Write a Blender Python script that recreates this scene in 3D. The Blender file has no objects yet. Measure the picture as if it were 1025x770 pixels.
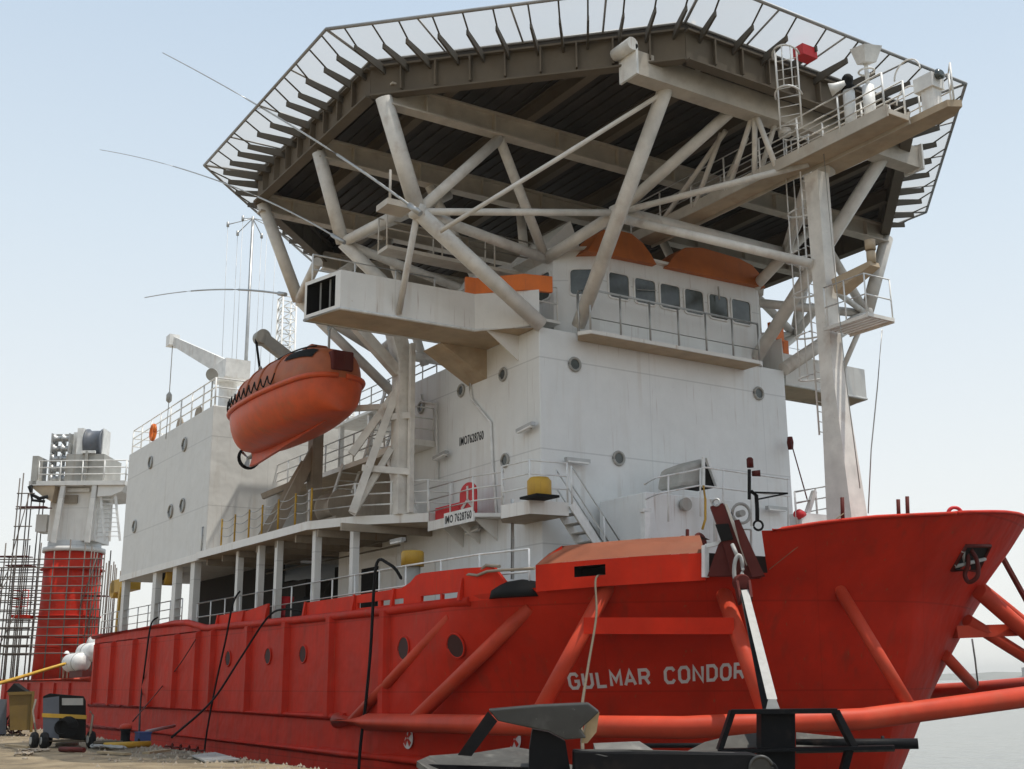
import bpy, bmesh, math, random
from mathutils import Vector as V, Matrix
random.seed(4)
S = bpy.context.scene
COL = S.collection
PI = math.pi

# ------------------------------------------------------------------ view calibration (ship frame: X forward, Y port, Z up, metres)
F = 1180.0; PITCH = math.radians(14.12); ROLL = math.radians(-0.45); YAW = math.radians(32.6)
CAM = V((29.85579545, -25.53456161, 2.0))
cp, sp = math.cos(PITCH), math.sin(PITCH); cr, sr = math.cos(ROLL), math.sin(ROLL)
AFT = (-math.sin(YAW), math.cos(YAW)); PRT = (math.cos(YAW), math.sin(YAW))
def ray(px, py):
    x = (px-512.5)/F; y = (py-385)/F
    x, y = x*cr+y*sr, -x*sr+y*cr
    u = -y*cp+sp; fw = y*sp+cp
    return V((-(x*AFT[0]+fw*AFT[1]), x*PRT[0]+fw*PRT[1], u))
def at(px, py, X=None, Y=None, Z=None):
    d = ray(px, py)
    if X is not None: t = (X-CAM.x)/d.x
    elif Y is not None: t = (Y-CAM.y)/d.y
    else: t = (Z-CAM.z)/d.z
    return CAM+d*t

def atd(px, py, D): r = ray(px, py); return CAM+r*(D/(math.hypot(r.x, r.y)))
# ------------------------------------------------------------------ materials
RUST = (.24, .10, .04)
def mat(name, base, rough=.55, metal=0., stain=None, stain_amt=.35, streak=True, scale=1., mottle=.18, bump=.06, seams=0, spec=.4, grime=None):
    m = bpy.data.materials.new(name); m.use_nodes = True
    nt = m.node_tree; N = nt.nodes; L = nt.links
    b = N['Principled BSDF']; b.inputs['Roughness'].default_value = rough; b.inputs['Metallic'].default_value = metal
    b.inputs['Specular IOR Level'].default_value = spec
    tc = N.new('ShaderNodeTexCoord')
    n1 = N.new('ShaderNodeTexNoise'); n1.inputs['Scale'].default_value = .9*scale; n1.inputs['Detail'].default_value = 7; n1.inputs['Roughness'].default_value = .62
    L.new(tc.outputs['Object'], n1.inputs['Vector'])
    hi = [min(1, c*(1+mottle)) for c in base]; lo = [c*(1-mottle) for c in base]
    r1 = N.new('ShaderNodeValToRGB'); r1.color_ramp.elements[0].position = .3; r1.color_ramp.elements[1].position = .7
    r1.color_ramp.elements[0].color = (*lo, 1); r1.color_ramp.elements[1].color = (*hi, 1)
    L.new(n1.outputs['Fac'], r1.inputs['Fac']); out = r1.outputs['Color']
    def mixin(out, colr, fac_socket, amt):
        mu = N.new('ShaderNodeMath'); mu.operation = 'MULTIPLY'; mu.inputs[1].default_value = amt; L.new(fac_socket, mu.inputs[0])
        mx = N.new('ShaderNodeMix'); mx.data_type = 'RGBA'; mx.inputs['B'].default_value = (*colr, 1)
        L.new(mu.outputs[0], mx.inputs['Factor']); L.new(out, mx.inputs['A']); return mx.outputs['Result']
    if stain:
        mp = N.new('ShaderNodeMapping'); mp.inputs['Scale'].default_value = (3.2*scale, 3.2*scale, .22*scale) if streak else (1.6*scale,)*3
        L.new(tc.outputs['Object'], mp.inputs['Vector'])
        n2 = N.new('ShaderNodeTexNoise'); n2.inputs['Scale'].default_value = 1.; n2.inputs['Detail'].default_value = 5
        L.new(mp.outputs[0], n2.inputs['Vector'])
        r2 = N.new('ShaderNodeValToRGB'); r2.color_ramp.elements[0].position = .52; r2.color_ramp.elements[1].position = .78
        L.new(n2.outputs['Fac'], r2.inputs['Fac'])
        n3 = N.new('ShaderNodeTexNoise'); n3.inputs['Scale'].default_value = .35*scale; n3.inputs['Detail'].default_value = 3
        L.new(tc.outputs['Object'], n3.inputs['Vector'])
        r3 = N.new('ShaderNodeValToRGB'); r3.color_ramp.elements[0].position = .4; r3.color_ramp.elements[1].position = .66
        L.new(n3.outputs['Fac'], r3.inputs['Fac'])
        mm = N.new('ShaderNodeMath'); mm.operation = 'MULTIPLY'; L.new(r2.outputs['Color'], mm.inputs[0]); L.new(r3.outputs['Color'], mm.inputs[1])
        out = mixin(out, stain, mm.outputs[0], stain_amt)
        if streak:
            mq = N.new('ShaderNodeMapping'); mq.inputs['Scale'].default_value = (11*scale, 11*scale, .55*scale); L.new(tc.outputs['Object'], mq.inputs['Vector'])
            nq = N.new('ShaderNodeTexNoise'); nq.inputs['Scale'].default_value = 1.; nq.inputs['Detail'].default_value = 3; L.new(mq.outputs[0], nq.inputs['Vector'])
            rq = N.new('ShaderNodeValToRGB'); rq.color_ramp.elements[0].position = .66; rq.color_ramp.elements[1].position = .80; L.new(nq.outputs['Fac'], rq.inputs['Fac'])
            out = mixin(out, RUST, rq.outputs['Color'], min(1, stain_amt*1.1))
        n4 = N.new('ShaderNodeTexNoise'); n4.inputs['Scale'].default_value = 7*scale; n4.inputs['Detail'].default_value = 6; n4.inputs['Roughness'].default_value = .75
        L.new(tc.outputs['Object'], n4.inputs['Vector'])
        r4 = N.new('ShaderNodeValToRGB'); r4.color_ramp.elements[0].position = .64; r4.color_ramp.elements[1].position = .72
        L.new(n4.outputs['Fac'], r4.inputs['Fac'])
        out = mixin(out, stain, r4.outputs['Color'], stain_amt*.8)
    hsock = n1.outputs['Fac']
    if seams:
        sx = N.new('ShaderNodeSeparateXYZ'); L.new(tc.outputs['Object'], sx.inputs[0])
        def line(sock, period, off):
            a = N.new('ShaderNodeMath'); a.operation = 'MULTIPLY_ADD'; a.inputs[1].default_value = 1/period; a.inputs[2].default_value = off; L.new(sock, a.inputs[0])
            f = N.new('ShaderNodeMath'); f.operation = 'PINGPONG'; f.inputs[1].default_value = .5; L.new(a.outputs[0], f.inputs[0])
            c = N.new('ShaderNodeMath'); c.operation = 'LESS_THAN'; c.inputs[1].default_value = .022/period; L.new(f.outputs[0], c.inputs[0]); return c.outputs[0]
        z = line(sx.outputs['Z'], seams, .13)
        out = mixin(out, [c*.55 for c in base], z, .45)
        s2 = N.new('ShaderNodeMath'); s2.operation = 'ADD'; L.new(sx.outputs['X'], s2.inputs[0]); L.new(sx.outputs['Y'], s2.inputs[1])
        out = mixin(out, [c*.6 for c in base], line(s2.outputs[0], seams*1.75, .31), .22)
    if grime:
        gx = N.new('ShaderNodeNewGeometry')
        n5 = N.new('ShaderNodeTexNoise'); n5.inputs['Scale'].default_value = 2.3; n5.inputs['Detail'].default_value = 8
        L.new(tc.outputs['Object'], n5.inputs['Vector'])
        r5 = N.new('ShaderNodeValToRGB'); r5.color_ramp.elements[0].position = .38; r5.color_ramp.elements[1].position = .62
        L.new(n5.outputs['Fac'], r5.inputs['Fac']); out = mixin(out, grime, r5.outputs['Color'], .6)
    L.new(out, b.inputs['Base Color'])
    if bump:
        n6 = N.new('ShaderNodeTexNoise'); n6.inputs['Scale'].default_value = 1.1*scale; n6.inputs['Detail'].default_value = 2
        L.new(tc.outputs['Object'], n6.inputs['Vector'])
        bp = N.new('ShaderNodeBump'); bp.inputs['Strength'].default_value = 1.; bp.inputs['Distance'].default_value = bump
        L.new(n6.outputs['Fac'], bp.inputs['Height']); L.new(bp.outputs[0], b.inputs['Normal'])
    rr = N.new('ShaderNodeMapRange'); rr.inputs['To Min'].default_value = max(.05, rough-.12); rr.inputs['To Max'].default_value = min(1, rough+.15)
    L.new(n1.outputs['Fac'], rr.inputs['Value']); L.new(rr.outputs[0], b.inputs['Roughness'])
    return m
M = {}
M['hull'] = mat('hull_red_paint', (.49, .023, .008), .55, stain=(.15, .035, .018), stain_amt=.7, seams=2.2, bump=.07, mottle=.16, spec=.14)
M['hull_low'] = mat('boot_top_paint', (.22, .018, .012), .55, stain=(.09, .03, .02), stain_amt=.6, bump=.04)
M['bulwark'] = mat('bulwark_red_paint', (.60, .027, .008), .6, stain=(.25, .06, .03), stain_amt=.45, bump=.03, spec=.12)
M['tube'] = mat('bolster_orange_paint', (.52, .056, .024), .5, spec=.2, stain=(.40, .15, .08), stain_amt=.5, bump=.02, streak=False)
M['housing_top'] = mat('dusty_red_plate', (.22, .062, .026), .65, stain=(.22, .12, .06), stain_amt=.6, bump=.03, streak=False)
M['white'] = mat('white_paint', (.76, .76, .74), .5, stain=(.40, .30, .2), stain_amt=.45, bump=.035, seams=2.95, mottle=.05)
M['white_s'] = mat('white_side_paint', (.76, .735, .69), .5, stain=(.42, .30, .19), stain_amt=.5, bump=.035, seams=2.95, mottle=.06)
M['block'] = mat('grey_white_paint', (.66, .645, .61), .5, stain=(.36, .30, .22), stain_amt=.35, bump=.05, seams=3.1, mottle=.05)
M['rail'] = mat('rail_white_paint', (.74, .73, .70), .45, stain=(.4, .26, .15), stain_amt=.5, bump=0, scale=2)
M['tubew'] = mat('truss_cream_paint', (.70, .665, .61), .5, stain=(.30, .18, .10), stain_amt=.6, bump=.01, streak=False, scale=1.4)
M['girder'] = mat('girder_cream_paint', (.52, .47, .40), .55, stain=(.26, .16, .09), stain_amt=.65, bump=.01, streak=False, scale=1.2)
M['beam'] = mat('beam_brown_primer', (.125, .10, .07), .7, stain=(.10, .06, .03), stain_amt=.6, bump=.02, streak=False)
M['soffit'] = mat('rusty_bounce_lit_soffit', (.44, .34, .23), .65, stain=(.34, .18, .08), stain_amt=.7, bump=.02, streak=False, scale=1.4)  # brown mixes rust stain with ground-bounce light put into the colour
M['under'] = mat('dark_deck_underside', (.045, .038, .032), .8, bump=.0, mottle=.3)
M['black'] = mat('black_rubber', (.012, .012, .012), .7, bump=0, spec=.12)
M['dark'] = mat('black_and_recess_shade', (.014, .013, .012), .8, bump=0, spec=.1)  # near-black; stands in for shade in openings, plain black elsewhere
M['glass'] = mat('tinted_glass', (.05, .06, .055), .1, bump=.004, spec=.6, mottle=.7, scale=1.3)
M['orange'] = mat('orange_paint', (.75, .17, .018), .5, stain=(.4, .12, .03), stain_amt=.5, bump=.02)
M['orange_b'] = mat('shaded_orange_paint', (.46, .125, .022), .6, stain=(.25, .09, .03), stain_amt=.5, bump=.02)  # orange darkened in the colour for the shade on the roof screens
M['boat'] = mat('lifeboat_orange', (.58, .080, .016), .45, stain=(.3, .12, .05), stain_amt=.6, bump=.01, scale=1.6, streak=False)
M['boat_top'] = mat('lifeboat_faded_top', (.40, .105, .035), .55, stain=(.26, .15, .08), stain_amt=.7, bump=.01, scale=1.6, streak=False)
M['yellow'] = mat('yellow_paint', (.50, .29, .03), .5, stain=(.3, .15, .04), stain_amt=.5, bump=0, scale=2)
M['grey'] = mat('grey_paint', (.36, .35, .32), .55, stain=(.25, .17, .1), stain_amt=.5, bump=.01)
M['steel'] = mat('galvanised_steel', (.42, .42, .41), .42, metal=.6, stain=(.2, .14, .1), stain_amt=.4, bump=.0, scale=2, streak=False)
M['anchor'] = mat('black_anchor_paint', (.008, .008, .009), .55, spec=.12, stain=(.07, .05, .04), stain_amt=.6, bump=.01, scale=3, streak=False)
M['plate'] = mat('scuffed_anchor_plate', (.075, .072, .065), .5, metal=.15, stain=(.24, .23, .20), stain_amt=.8, bump=.02, scale=3, streak=False)
M['maroon'] = mat('maroon_steel', (.10, .018, .014), .6, spec=.15, stain=(.09, .04, .03), stain_amt=.6, bump=.01, scale=2)
M['red'] = mat('signal_red', (.55, .02, .025), .45, bump=0)
M['deck'] = mat('deck_green_grey', (.16, .15, .13), .8, stain=(.2, .12, .07), streak=False)
M['text'] = mat('lettering_white', (.62, .58, .55), .6, bump=0, mottle=.12, scale=3)
M['ink'] = mat('lettering_black', (.03, .03, .03), .6, bump=0)
M['brown'] = mat('davit_brown_steel', (.30, .25, .19), .65, stain=(.16, .09, .05), stain_amt=.6, bump=.01, scale=1.5)
M['rope'] = mat('tan_rope', (.36, .27, .16), .9, bump=0, scale=4)
M['net_frame'] = mat('net_frame_grey', (.34, .34, .34), .5, metal=.3, bump=0)
M['arm'] = mat('net_arm_dark', (.085, .075, .06), .7, stain=(.2, .12, .06), bump=0)
M['scuttle'] = mat('scuttle_shade', (.045, .012, .009), .7, bump=0)  # dark red painted as the shade inside the scuttle recesses
M['hood'] = mat('weathered_hood', (.40, .385, .35), .6, stain=(.25, .17, .1), stain_amt=.7, bump=.01, scale=2, streak=False)
M['crown'] = mat('scuffed_black_plate', (.040, .039, .036), .42, metal=.1, stain=(.26, .25, .23), stain_amt=.85, bump=.01, scale=2.2, streak=False)
M['machinery'] = mat('machinery_and_shade_dark', (.030, .025, .021), .8, stain=(.08, .04, .025), bump=0, spec=.12)  # dark gear colour, also used as painted deep shade under the decks
M['scaf'] = mat('rusty_scaffold_tube', (.12, .10, .085), .6, stain=(.2, .1, .05), bump=0)
M['shank'] = mat('sunlit_shank_steel', (.36, .35, .33), .5, stain=(.2, .17, .14), bump=.004, scale=3)  # pale grey with sunlight put into the steel's colour
M['wirebrown'] = mat('weathered_rope', (.11, .085, .055), .9, bump=0, scale=5)
M['darkgrey'] = mat('dark_grey_paint', (.10, .11, .13), .5, stain=(.2, .16, .1), bump=0)
M['dull_yellow'] = mat('dull_yellow_paint', (.15, .095, .02), .6, stain=(.16, .09, .04), stain_amt=.7, bump=.01, scale=2)

def simple_noise_mat(name, cols, scale, rough=.9, bump=.05, detail=8):
    m = bpy.data.materials.new(name); m.use_nodes = True; nt = m.node_tree; N = nt.nodes; L = nt.links
    b = N['Principled BSDF']; b.inputs['Roughness'].default_value = rough
    tc = N.new('ShaderNodeTexCoord'); n = N.new('ShaderNodeTexNoise'); n.inputs['Scale'].default_value = scale; n.inputs['Detail'].default_value = detail; n.inputs['Roughness'].default_value = .65
    L.new(tc.outputs['Object'], n.inputs['Vector'])
    r = N.new('ShaderNodeValToRGB')
    while len(r.color_ramp.elements) < len(cols): r.color_ramp.elements.new(.5)
    for i, c in enumerate(cols):
        r.color_ramp.elements[i].position = .28+.44*i/(len(cols)-1); r.color_ramp.elements[i].color = (*c, 1)
    L.new(n.outputs['Fac'], r.inputs['Fac']); L.new(r.outputs['Color'], b.inputs['Base Color'])
    n2 = N.new('ShaderNodeTexNoise'); n2.inputs['Scale'].default_value = scale*6; n2.inputs['Detail'].default_value = 6
    L.new(tc.outputs['Object'], n2.inputs['Vector'])
    bp = N.new('ShaderNodeBump'); bp.inputs['Strength'].default_value = .8; bp.inputs['Distance'].default_value = bump
    L.new(n2.outputs['Fac'], bp.inputs['Height']); L.new(bp.outputs[0], b.inputs['Normal'])
    return m
M['ground'] = simple_noise_mat('quay_sand', [(.09, .068, .042), (.21, .16, .095), (.31, .245, .155)], .8, bump=.08, detail=12)
M['quaywall'] = simple_noise_mat('quay_concrete', [(.10, .09, .08), (.2, .18, .15)], .6)
M['water'] = simple_noise_mat('harbour_water', [(.030, .040, .034), (.045, .055, .046)], .08, rough=.12, bump=.12)
M['shore'] = simple_noise_mat('far_shore', [(.16, .17, .15), (.27, .26, .24)], .01)
M['net'] = bpy.data.materials.new('safety_net'); M['net'].use_nodes = True
def _net():
    nt = M['net'].node_tree; N = nt.nodes; L = nt.links; N.clear()
    o = N.new('ShaderNodeOutputMaterial'); mx = N.new('ShaderNodeMixShader'); t = N.new('ShaderNodeBsdfTransparent')
    d = N.new('ShaderNodeBsdfDiffuse'); d.inputs['Color'].default_value = (.62, .62, .61, 1)
    tr = N.new('ShaderNodeBsdfTranslucent'); tr.inputs['Color'].default_value = (.62, .62, .61, 1)
    m2 = N.new('ShaderNodeMixShader'); m2.inputs[0].default_value = .5; L.new(d.outputs[0], m2.inputs[1]); L.new(tr.outputs[0], m2.inputs[2])
    tc = N.new('ShaderNodeTexCoord'); nz = N.new('ShaderNodeTexNoise'); nz.inputs['Scale'].default_value = .6; L.new(tc.outputs['Object'], nz.inputs['Vector'])
    mr = N.new('ShaderNodeMapRange'); mr.inputs['To Min'].default_value = .52; mr.inputs['To Max'].default_value = .74; L.new(nz.outputs['Fac'], mr.inputs['Value'])
    L.new(mr.outputs[0], mx.inputs[0]); L.new(t.outputs[0], mx.inputs[1]); L.new(m2.outputs[0], mx.inputs[2]); L.new(mx.outputs[0], o.inputs[0])
_net()

# ------------------------------------------------------------------ mesh builder
def basis(d):
    d = d.normalized(); a = V((0, 0, 1)) if abs(d.z) < .95 else V((1, 0, 0))
    u = d.cross(a).normalized(); v = u.cross(d).normalized(); return u, v
class MB:
    def __init__(s): s.v = []; s.f = []; s.sm = []
    def add(s, vs, fs, smooth=False):
        o = len(s.v); s.v += [V(q) for q in vs]
        for f in fs: s.f.append([i+o for i in f]); s.sm.append(smooth)
        return s
    def box(s, x0, x1, y0, y1, z0, z1):
        vs = [(x, y, z) for z in (z0, z1) for y in (y0, y1) for x in (x0, x1)]
        return s.add(vs, [(0, 2, 3, 1), (4, 5, 7, 6), (0, 1, 5, 4), (2, 6, 7, 3), (0, 4, 6, 2), (1, 3, 7, 5)])
    def hexa(s, b, t):  # bottom quad, top quad
        return s.add(list(b)+list(t), [(3, 2, 1, 0), (4, 5, 6, 7), (0, 1, 5, 4), (1, 2, 6, 5), (2, 3, 7, 6), (3, 0, 4, 7)])
    def bar(s, p, q, w, h, up=None):
        p, q = V(p), V(q); d = (q-p).normalized(); up = V(up) if up else V((0, 0, 1))
        if abs(d.dot(up)) > .97: up = V((1, 0, 0))
        u = d.cross(up).normalized(); v = u.cross(d).normalized(); u *= w/2; v *= h/2
        return s.hexa([p-u-v, p+u-v, p+u+v, p-u+v], [q-u-v, q+u-v, q+u+v, q-u+v])
    def taper(s, p, q, w0, h0, w1, h1, up=(0, 0, 1)):
        p, q = V(p), V(q); d = (q-p).normalized(); up = V(up)
        if abs(d.dot(up)) > .97: up = V((1, 0, 0))
        u = d.cross(up).normalized(); v = u.cross(d).normalized()
        A = [p-u*w0/2-v*h0/2, p+u*w0/2-v*h0/2, p+u*w0/2+v*h0/2, p-u*w0/2+v*h0/2]
        Bq = [q-u*w1/2-v*h1/2, q+u*w1/2-v*h1/2, q+u*w1/2+v*h1/2, q-u*w1/2+v*h1/2]
        return s.hexa(A, Bq)
    def ibeam(s, p, q, w, h, tf=.05, tw=.04):
        p, q = V(p), V(q); z = V((0, 0, 1))
        s.bar(p+z*(h/2-tf/2), q+z*(h/2-tf/2), w, tf); s.bar(p-z*(h/2-tf/2), q-z*(h/2-tf/2), w, tf)
        return s.bar(p, q, tw, h-2*tf)
    def tube(s, p, q, r, r2=None, n=12, cap=True):
        p, q = V(p), V(q); r2 = r if r2 is None else r2; u, v = basis(q-p)
        vs = []
        for c, rr in ((p, r), (q, r2)):
            vs += [c+(u*math.cos(2*PI*i/n)+v*math.sin(2*PI*i/n))*rr for i in range(n)]
        s.add(vs, [(i, (i+1) % n, n+(i+1) % n, n+i) for i in range(n)], True)
        if cap: s.add(vs, [tuple(range(n))[::-1], tuple(range(n, 2*n))])
        return s
    def poly(s, pts, r, n=8, closed=False):
        pts = [V(p) for p in pts]; m = len(pts); ring = []
        u0 = None
        for i, p in enumerate(pts):
            a = pts[i-1] if (i > 0 or closed) else p; b = pts[(i+1) % m] if (i < m-1 or closed) else p
            d = (b-a).normalized()
            if u0 is None: u, v = basis(d)
            else:
                u = (u0-d*u0.dot(d)); u = u.normalized() if u.length > 1e-6 else basis(d)[0]; v = d.cross(u).normalized()
            u0 = u
            ring += [p+(u*math.cos(2*PI*k/n)+v*math.sin(2*PI*k/n))*r for k in range(n)]
        fs = []
        for i in range(m if closed else m-1):
            j = (i+1) % m
            fs += [(i*n+k, i*n+(k+1) % n, j*n+(k+1) % n, j*n+k) for k in range(n)]
        s.add(ring, fs, True)
        if not closed: s.add(ring, [tuple(range(n)), tuple(range((m-1)*n, m*n))])
        return s
    def prism(s, pts, ext):
        pts = [V(p) for p in pts]; e = V(ext); n = len(pts)
        return s.add(pts+[p+e for p in pts], [tuple(range(n)), tuple(range(n, 2*n))]+[(i, (i+1) % n, n+(i+1) % n, n+i) for i in range(n)])
    def lathe(s, c, axis, prof, n=24):
        c = V(c); ax = V(axis).normalized(); u, v = basis(ax); vs = []
        for r, h in prof: vs += [c+ax*h+(u*math.cos(2*PI*i/n)+v*math.sin(2*PI*i/n))*max(r, 1e-4) for i in range(n)]
        fs = []
        for k in range(len(prof)-1): fs += [(k*n+i, k*n+(i+1) % n, (k+1)*n+(i+1) % n, (k+1)*n+i) for i in range(n)]
        s.add(vs, fs, True); s.add(vs, [tuple(range(n)), tuple(range((len(prof)-1)*n, len(prof)*n))]); return s
    def torus(s, c, axis, R, r, n=20, k=8, a0=0, a1=2*PI):
        u, v = basis(V(axis)); full = abs(a1-a0-2*PI) < 1e-6
        m = n if full else n+1
        return s.poly([V(c)+(u*math.cos(a0+(a1-a0)*i/n)+v*math.sin(a0+(a1-a0)*i/n))*R for i in range(m)], r, k, closed=full)
    def grid(s, rows, smooth=True):
        m = len(rows[0]); vs = [p for r in rows for p in r]
        return s.add(vs, [(i*m+j, i*m+j+1, (i+1)*m+j+1, (i+1)*m+j) for i in range(len(rows)-1) for j in range(m-1)], smooth)
    def rail(s, pts, h=1.05, rows=3, r=.028, step=1.4, rp=.032, up=V((0, 0, 1))):
        pts = [V(p) for p in pts]
        for k in range(rows):
            s.poly([p+up*(h*(k+1)/rows) for p in pts], r, 6)
        for a, b in zip(pts[:-1], pts[1:]):
            n = max(1, round((b-a).length/step))
            for i in range(n+1):
                p = a.lerp(b, i/n); s.tube(p, p+up*h, rp, n=6)
        return s
    def build(s, name, m, parent=None, bev=0):
        me = bpy.data.meshes.new(name); o = bpy.data.objects.new(name, me); COL.objects.link(o)
        off = V((0, 0, 0)); q = parent
        while q is not None: off += q.location; q = q.parent
        bm = bmesh.new(); vs = [bm.verts.new(p-off) for p in s.v]
        for f, sm in zip(s.f, s.sm):
            try: ff = bm.faces.new([vs[i] for i in f]); ff.smooth = sm
            except ValueError: pass
        bmesh.ops.remove_doubles(bm, verts=bm.verts, dist=1e-5)
        bmesh.ops.recalc_face_normals(bm, faces=bm.faces)
        bm.to_mesh(me); bm.free(); me.materials.append(m if not isinstance(m, str) else M[m])
        if parent: o.parent = parent
        if bev:
            b = o.modifiers.new('bevel', 'BEVEL'); b.width = bev; b.segments = 2; b.limit_method = 'ANGLE'
        return o
def thing(name, label, cat, loc=(0, 0, 0), group=None, rz=0):
    o = bpy.data.objects.new(name, None); COL.objects.link(o); o.location = loc; o.rotation_euler = (0, 0, rz); o.empty_display_size = .3
    o['label'] = label; o['category'] = cat
    if group: o['group'] = group
    return o
def tag(o, label, cat, group=None):
    o['label'] = label; o['category'] = cat
    if group: o['group'] = group
    return o
def struct(o, kind='structure'): o['kind'] = kind; return o
def copy_tree(o, parent=None):
    c = o.copy(); COL.objects.link(c)
    if parent: c.parent = parent
    for ch in list(o.children): copy_tree(ch, c)
    return c
def mir(p): return V((p[0], -p[1], p[2]))
def text_mesh(txt, size, bold=.0, place=None, depth=0.006):
    cu = bpy.data.curves.new('lettering', 'FONT'); cu.body = txt; cu.size = size; cu.offset = bold; cu.extrude = depth; cu.resolution_u = 3
    cu.space_character = 1.08
    t = bpy.data.objects.new('lettering', cu); COL.objects.link(t)
    dg = bpy.context.evaluated_depsgraph_get(); me = bpy.data.meshes.new_from_object(t.evaluated_get(dg))
    vs = [v.co.copy() for v in me.vertices]; fs = [tuple(p.vertices) for p in me.polygons]
    bpy.data.objects.remove(t); bpy.data.curves.remove(cu); bpy.data.meshes.remove(me)
    w0 = min(v.x for v in vs); w1 = max(v.x for v in vs)
    b = MB(); b.add([place((v.x-w0)/(w1-w0), v.y, v.z) for v in vs], fs); return b

# ------------------------------------------------------------------ setting
WZ = -2.4
def sheet(name, m, pts, z): b = MB(); b.add([(x, y, z) for x, y in pts], [tuple(range(len(pts)))]); return struct(b.build(name, m))
sheet('water', 'water', [(-6000, -6000), (6000, -6000), (6000, 6000), (-6000, 6000)], WZ)
def quay():
    b = MB(); rng = random.Random(2)
    # uneven dusty quay top, edge runs along the ship
    xs = [-400, -200, -120, -80]+[-60+i*1.0 for i in range(100)]+[60, 120, 300]
    ys = [-13.45, -13.8, -14.3, -15, -16, -17, -18, -19, -20.5, -22, -24, -27, -32, -60, -200, -600]
    rows = []
    for x in xs:
        rows.append([V((x, y+(rng.uniform(-.12, .12) if j == 0 else 0), (0 if j > 11 else rng.uniform(-.035, .035))-(.05 if j == 0 else 0))) for j, y in enumerate(ys)])
    b.grid(rows)
    o = struct(b.build('ground', 'ground'))
    w = MB(); w.box(-400, 300, -13.62, -13.5, -8, -.12); struct(w.build('quay_wall', 'quaywall'))
quay()
def shore():
    b = MB(); rng = random.Random(9)
    # low land far across the water, seen past the bow
    rows = []
    for i in range(80):
        x = -2600+i*52; h = 7+5*math.sin(i*.31)+rng.uniform(0, 5)
        rows.append([V((x, 1900, WZ-1)), V((x, 1920, WZ+2.5)), V((x, 1960, WZ+h)), V((x, 2300, WZ+h*.7)), V((x, 2500, WZ-1))])
    b.grid(rows); struct(b.build('far_shore', 'shore'))
shore()
def sheds():
    rng = random.Random(5)
    for i, (x, w, h) in enumerate(((-820, 60, 20), (-690, 34, 30), (-560, 90, 17), (-1290, 70, 22))):
        t = thing('warehouse', ['pale low shed on the far shore, seen just right of the bow', 'tallest pale block on the far shore beyond the bow', 'long flat shed on the far shore at the right edge', 'hazy shed on the far shore half hidden behind the red bow'][i], 'warehouse', (x, 1930, WZ+3))
        b = MB(); b.box(x-w/2, x+w/2, 1930, 1960, WZ+2, WZ+3+h*.8); b.build('wall', 'shore', t)
        b = MB(); b.prism([(x-w/2-1, 1929, WZ+3+h*.8+.1), (x+w/2+1, 1929, WZ+3+h*.8+.1), (x, 1929, WZ+3+h)], (0, 32, 0)); b.build('roof', 'shore', t)
sheds()

# ------------------------------------------------------------------ hull form
B = 9.1
T_Z = [-2.5, -.15, 1.47, 2.45, 4.0, 5.5, 6.9]
T_XS = [6.65, 7.84, 8.49, 8.89, 9.31, 10.35, 11.46]
T_X0 = [-6, -4, -3, -2, 0., 1.5, 2.]
T_P = [2.0, 2.0, 2.1, 2.2, 2.4, 2.5, 2.6]
T_R = [.9, .85, .8, .77, .70, .63, .6]
def interp(x, xs, ys):
    if x <= xs[0]: return ys[0]
    for i in range(len(xs)-1):
        if x <= xs[i+1]: return ys[i]+(ys[i+1]-ys[i])*(x-xs[i])/(xs[i+1]-xs[i])
    return ys[-1]
def hpar(z): return [interp(z, T_Z, t) for t in (T_XS, T_X0, T_P, T_R)]
def hpt(z, s, side=-1, out=0.):
    """point on the hull: s<=0 runs aft along the parallel side (metres), 0..1 shoulder to stem"""
    xs, x0, p, r = hpar(z)
    if s <= 0: q = V((x0+s, side*B, z)); n = V((0, side, 0))
    else:
        def f(s):
            a = s*PI/2; return V((x0+(xs-x0)*(math.sin(a)**2)**(1/p), side*B*max(0, math.cos(a))**(2*r), z))
        q = f(s); d = f(min(1, s+.002))-f(s-.002); n = V((-d.y, d.x, 0))*(1 if side < 0 else -1)
        n = V((d.y, -d.x, 0)).normalized() if side < 0 else V((-d.y, d.x, 0)).normalized()
    return q+n*out
def hw(X, z):
    xs, x0, p, r = hpar(z)
    if X <= x0: return B
    if X >= xs: return 0
    return B*(1-((X-x0)/(xs-x0))**p)**r
def s_of(Y, z): r = hpar(z)[3]; return math.acos((abs(Y)/B)**(1/(2*r)))*2/PI
def onhull(px, py):
    d = ray(px, py).normalized(); t = 12.
    while t < 100:
        q = CAM+d*t
        if q.x < 16 and abs(q.y) < hw(q.x, q.z): return q
        t += .02
def sheer(s, side=-1, low=False):   # top of the shell
    if side > 0 and s > .6 and not low: return interp(s, [.6, .7, .78, .9, 1.0], [6.35, 6.33, 6.27, 6.14, 6.05])
    if s <= 0: return 4.2
    if s < .60: return 4.22+.33*(s/.6)
    if low: return 4.56
    return interp(s, [.6, .68, .78, .9, 1.0], [5.52, 5.70, 5.86, 5.97, 6.05])

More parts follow.
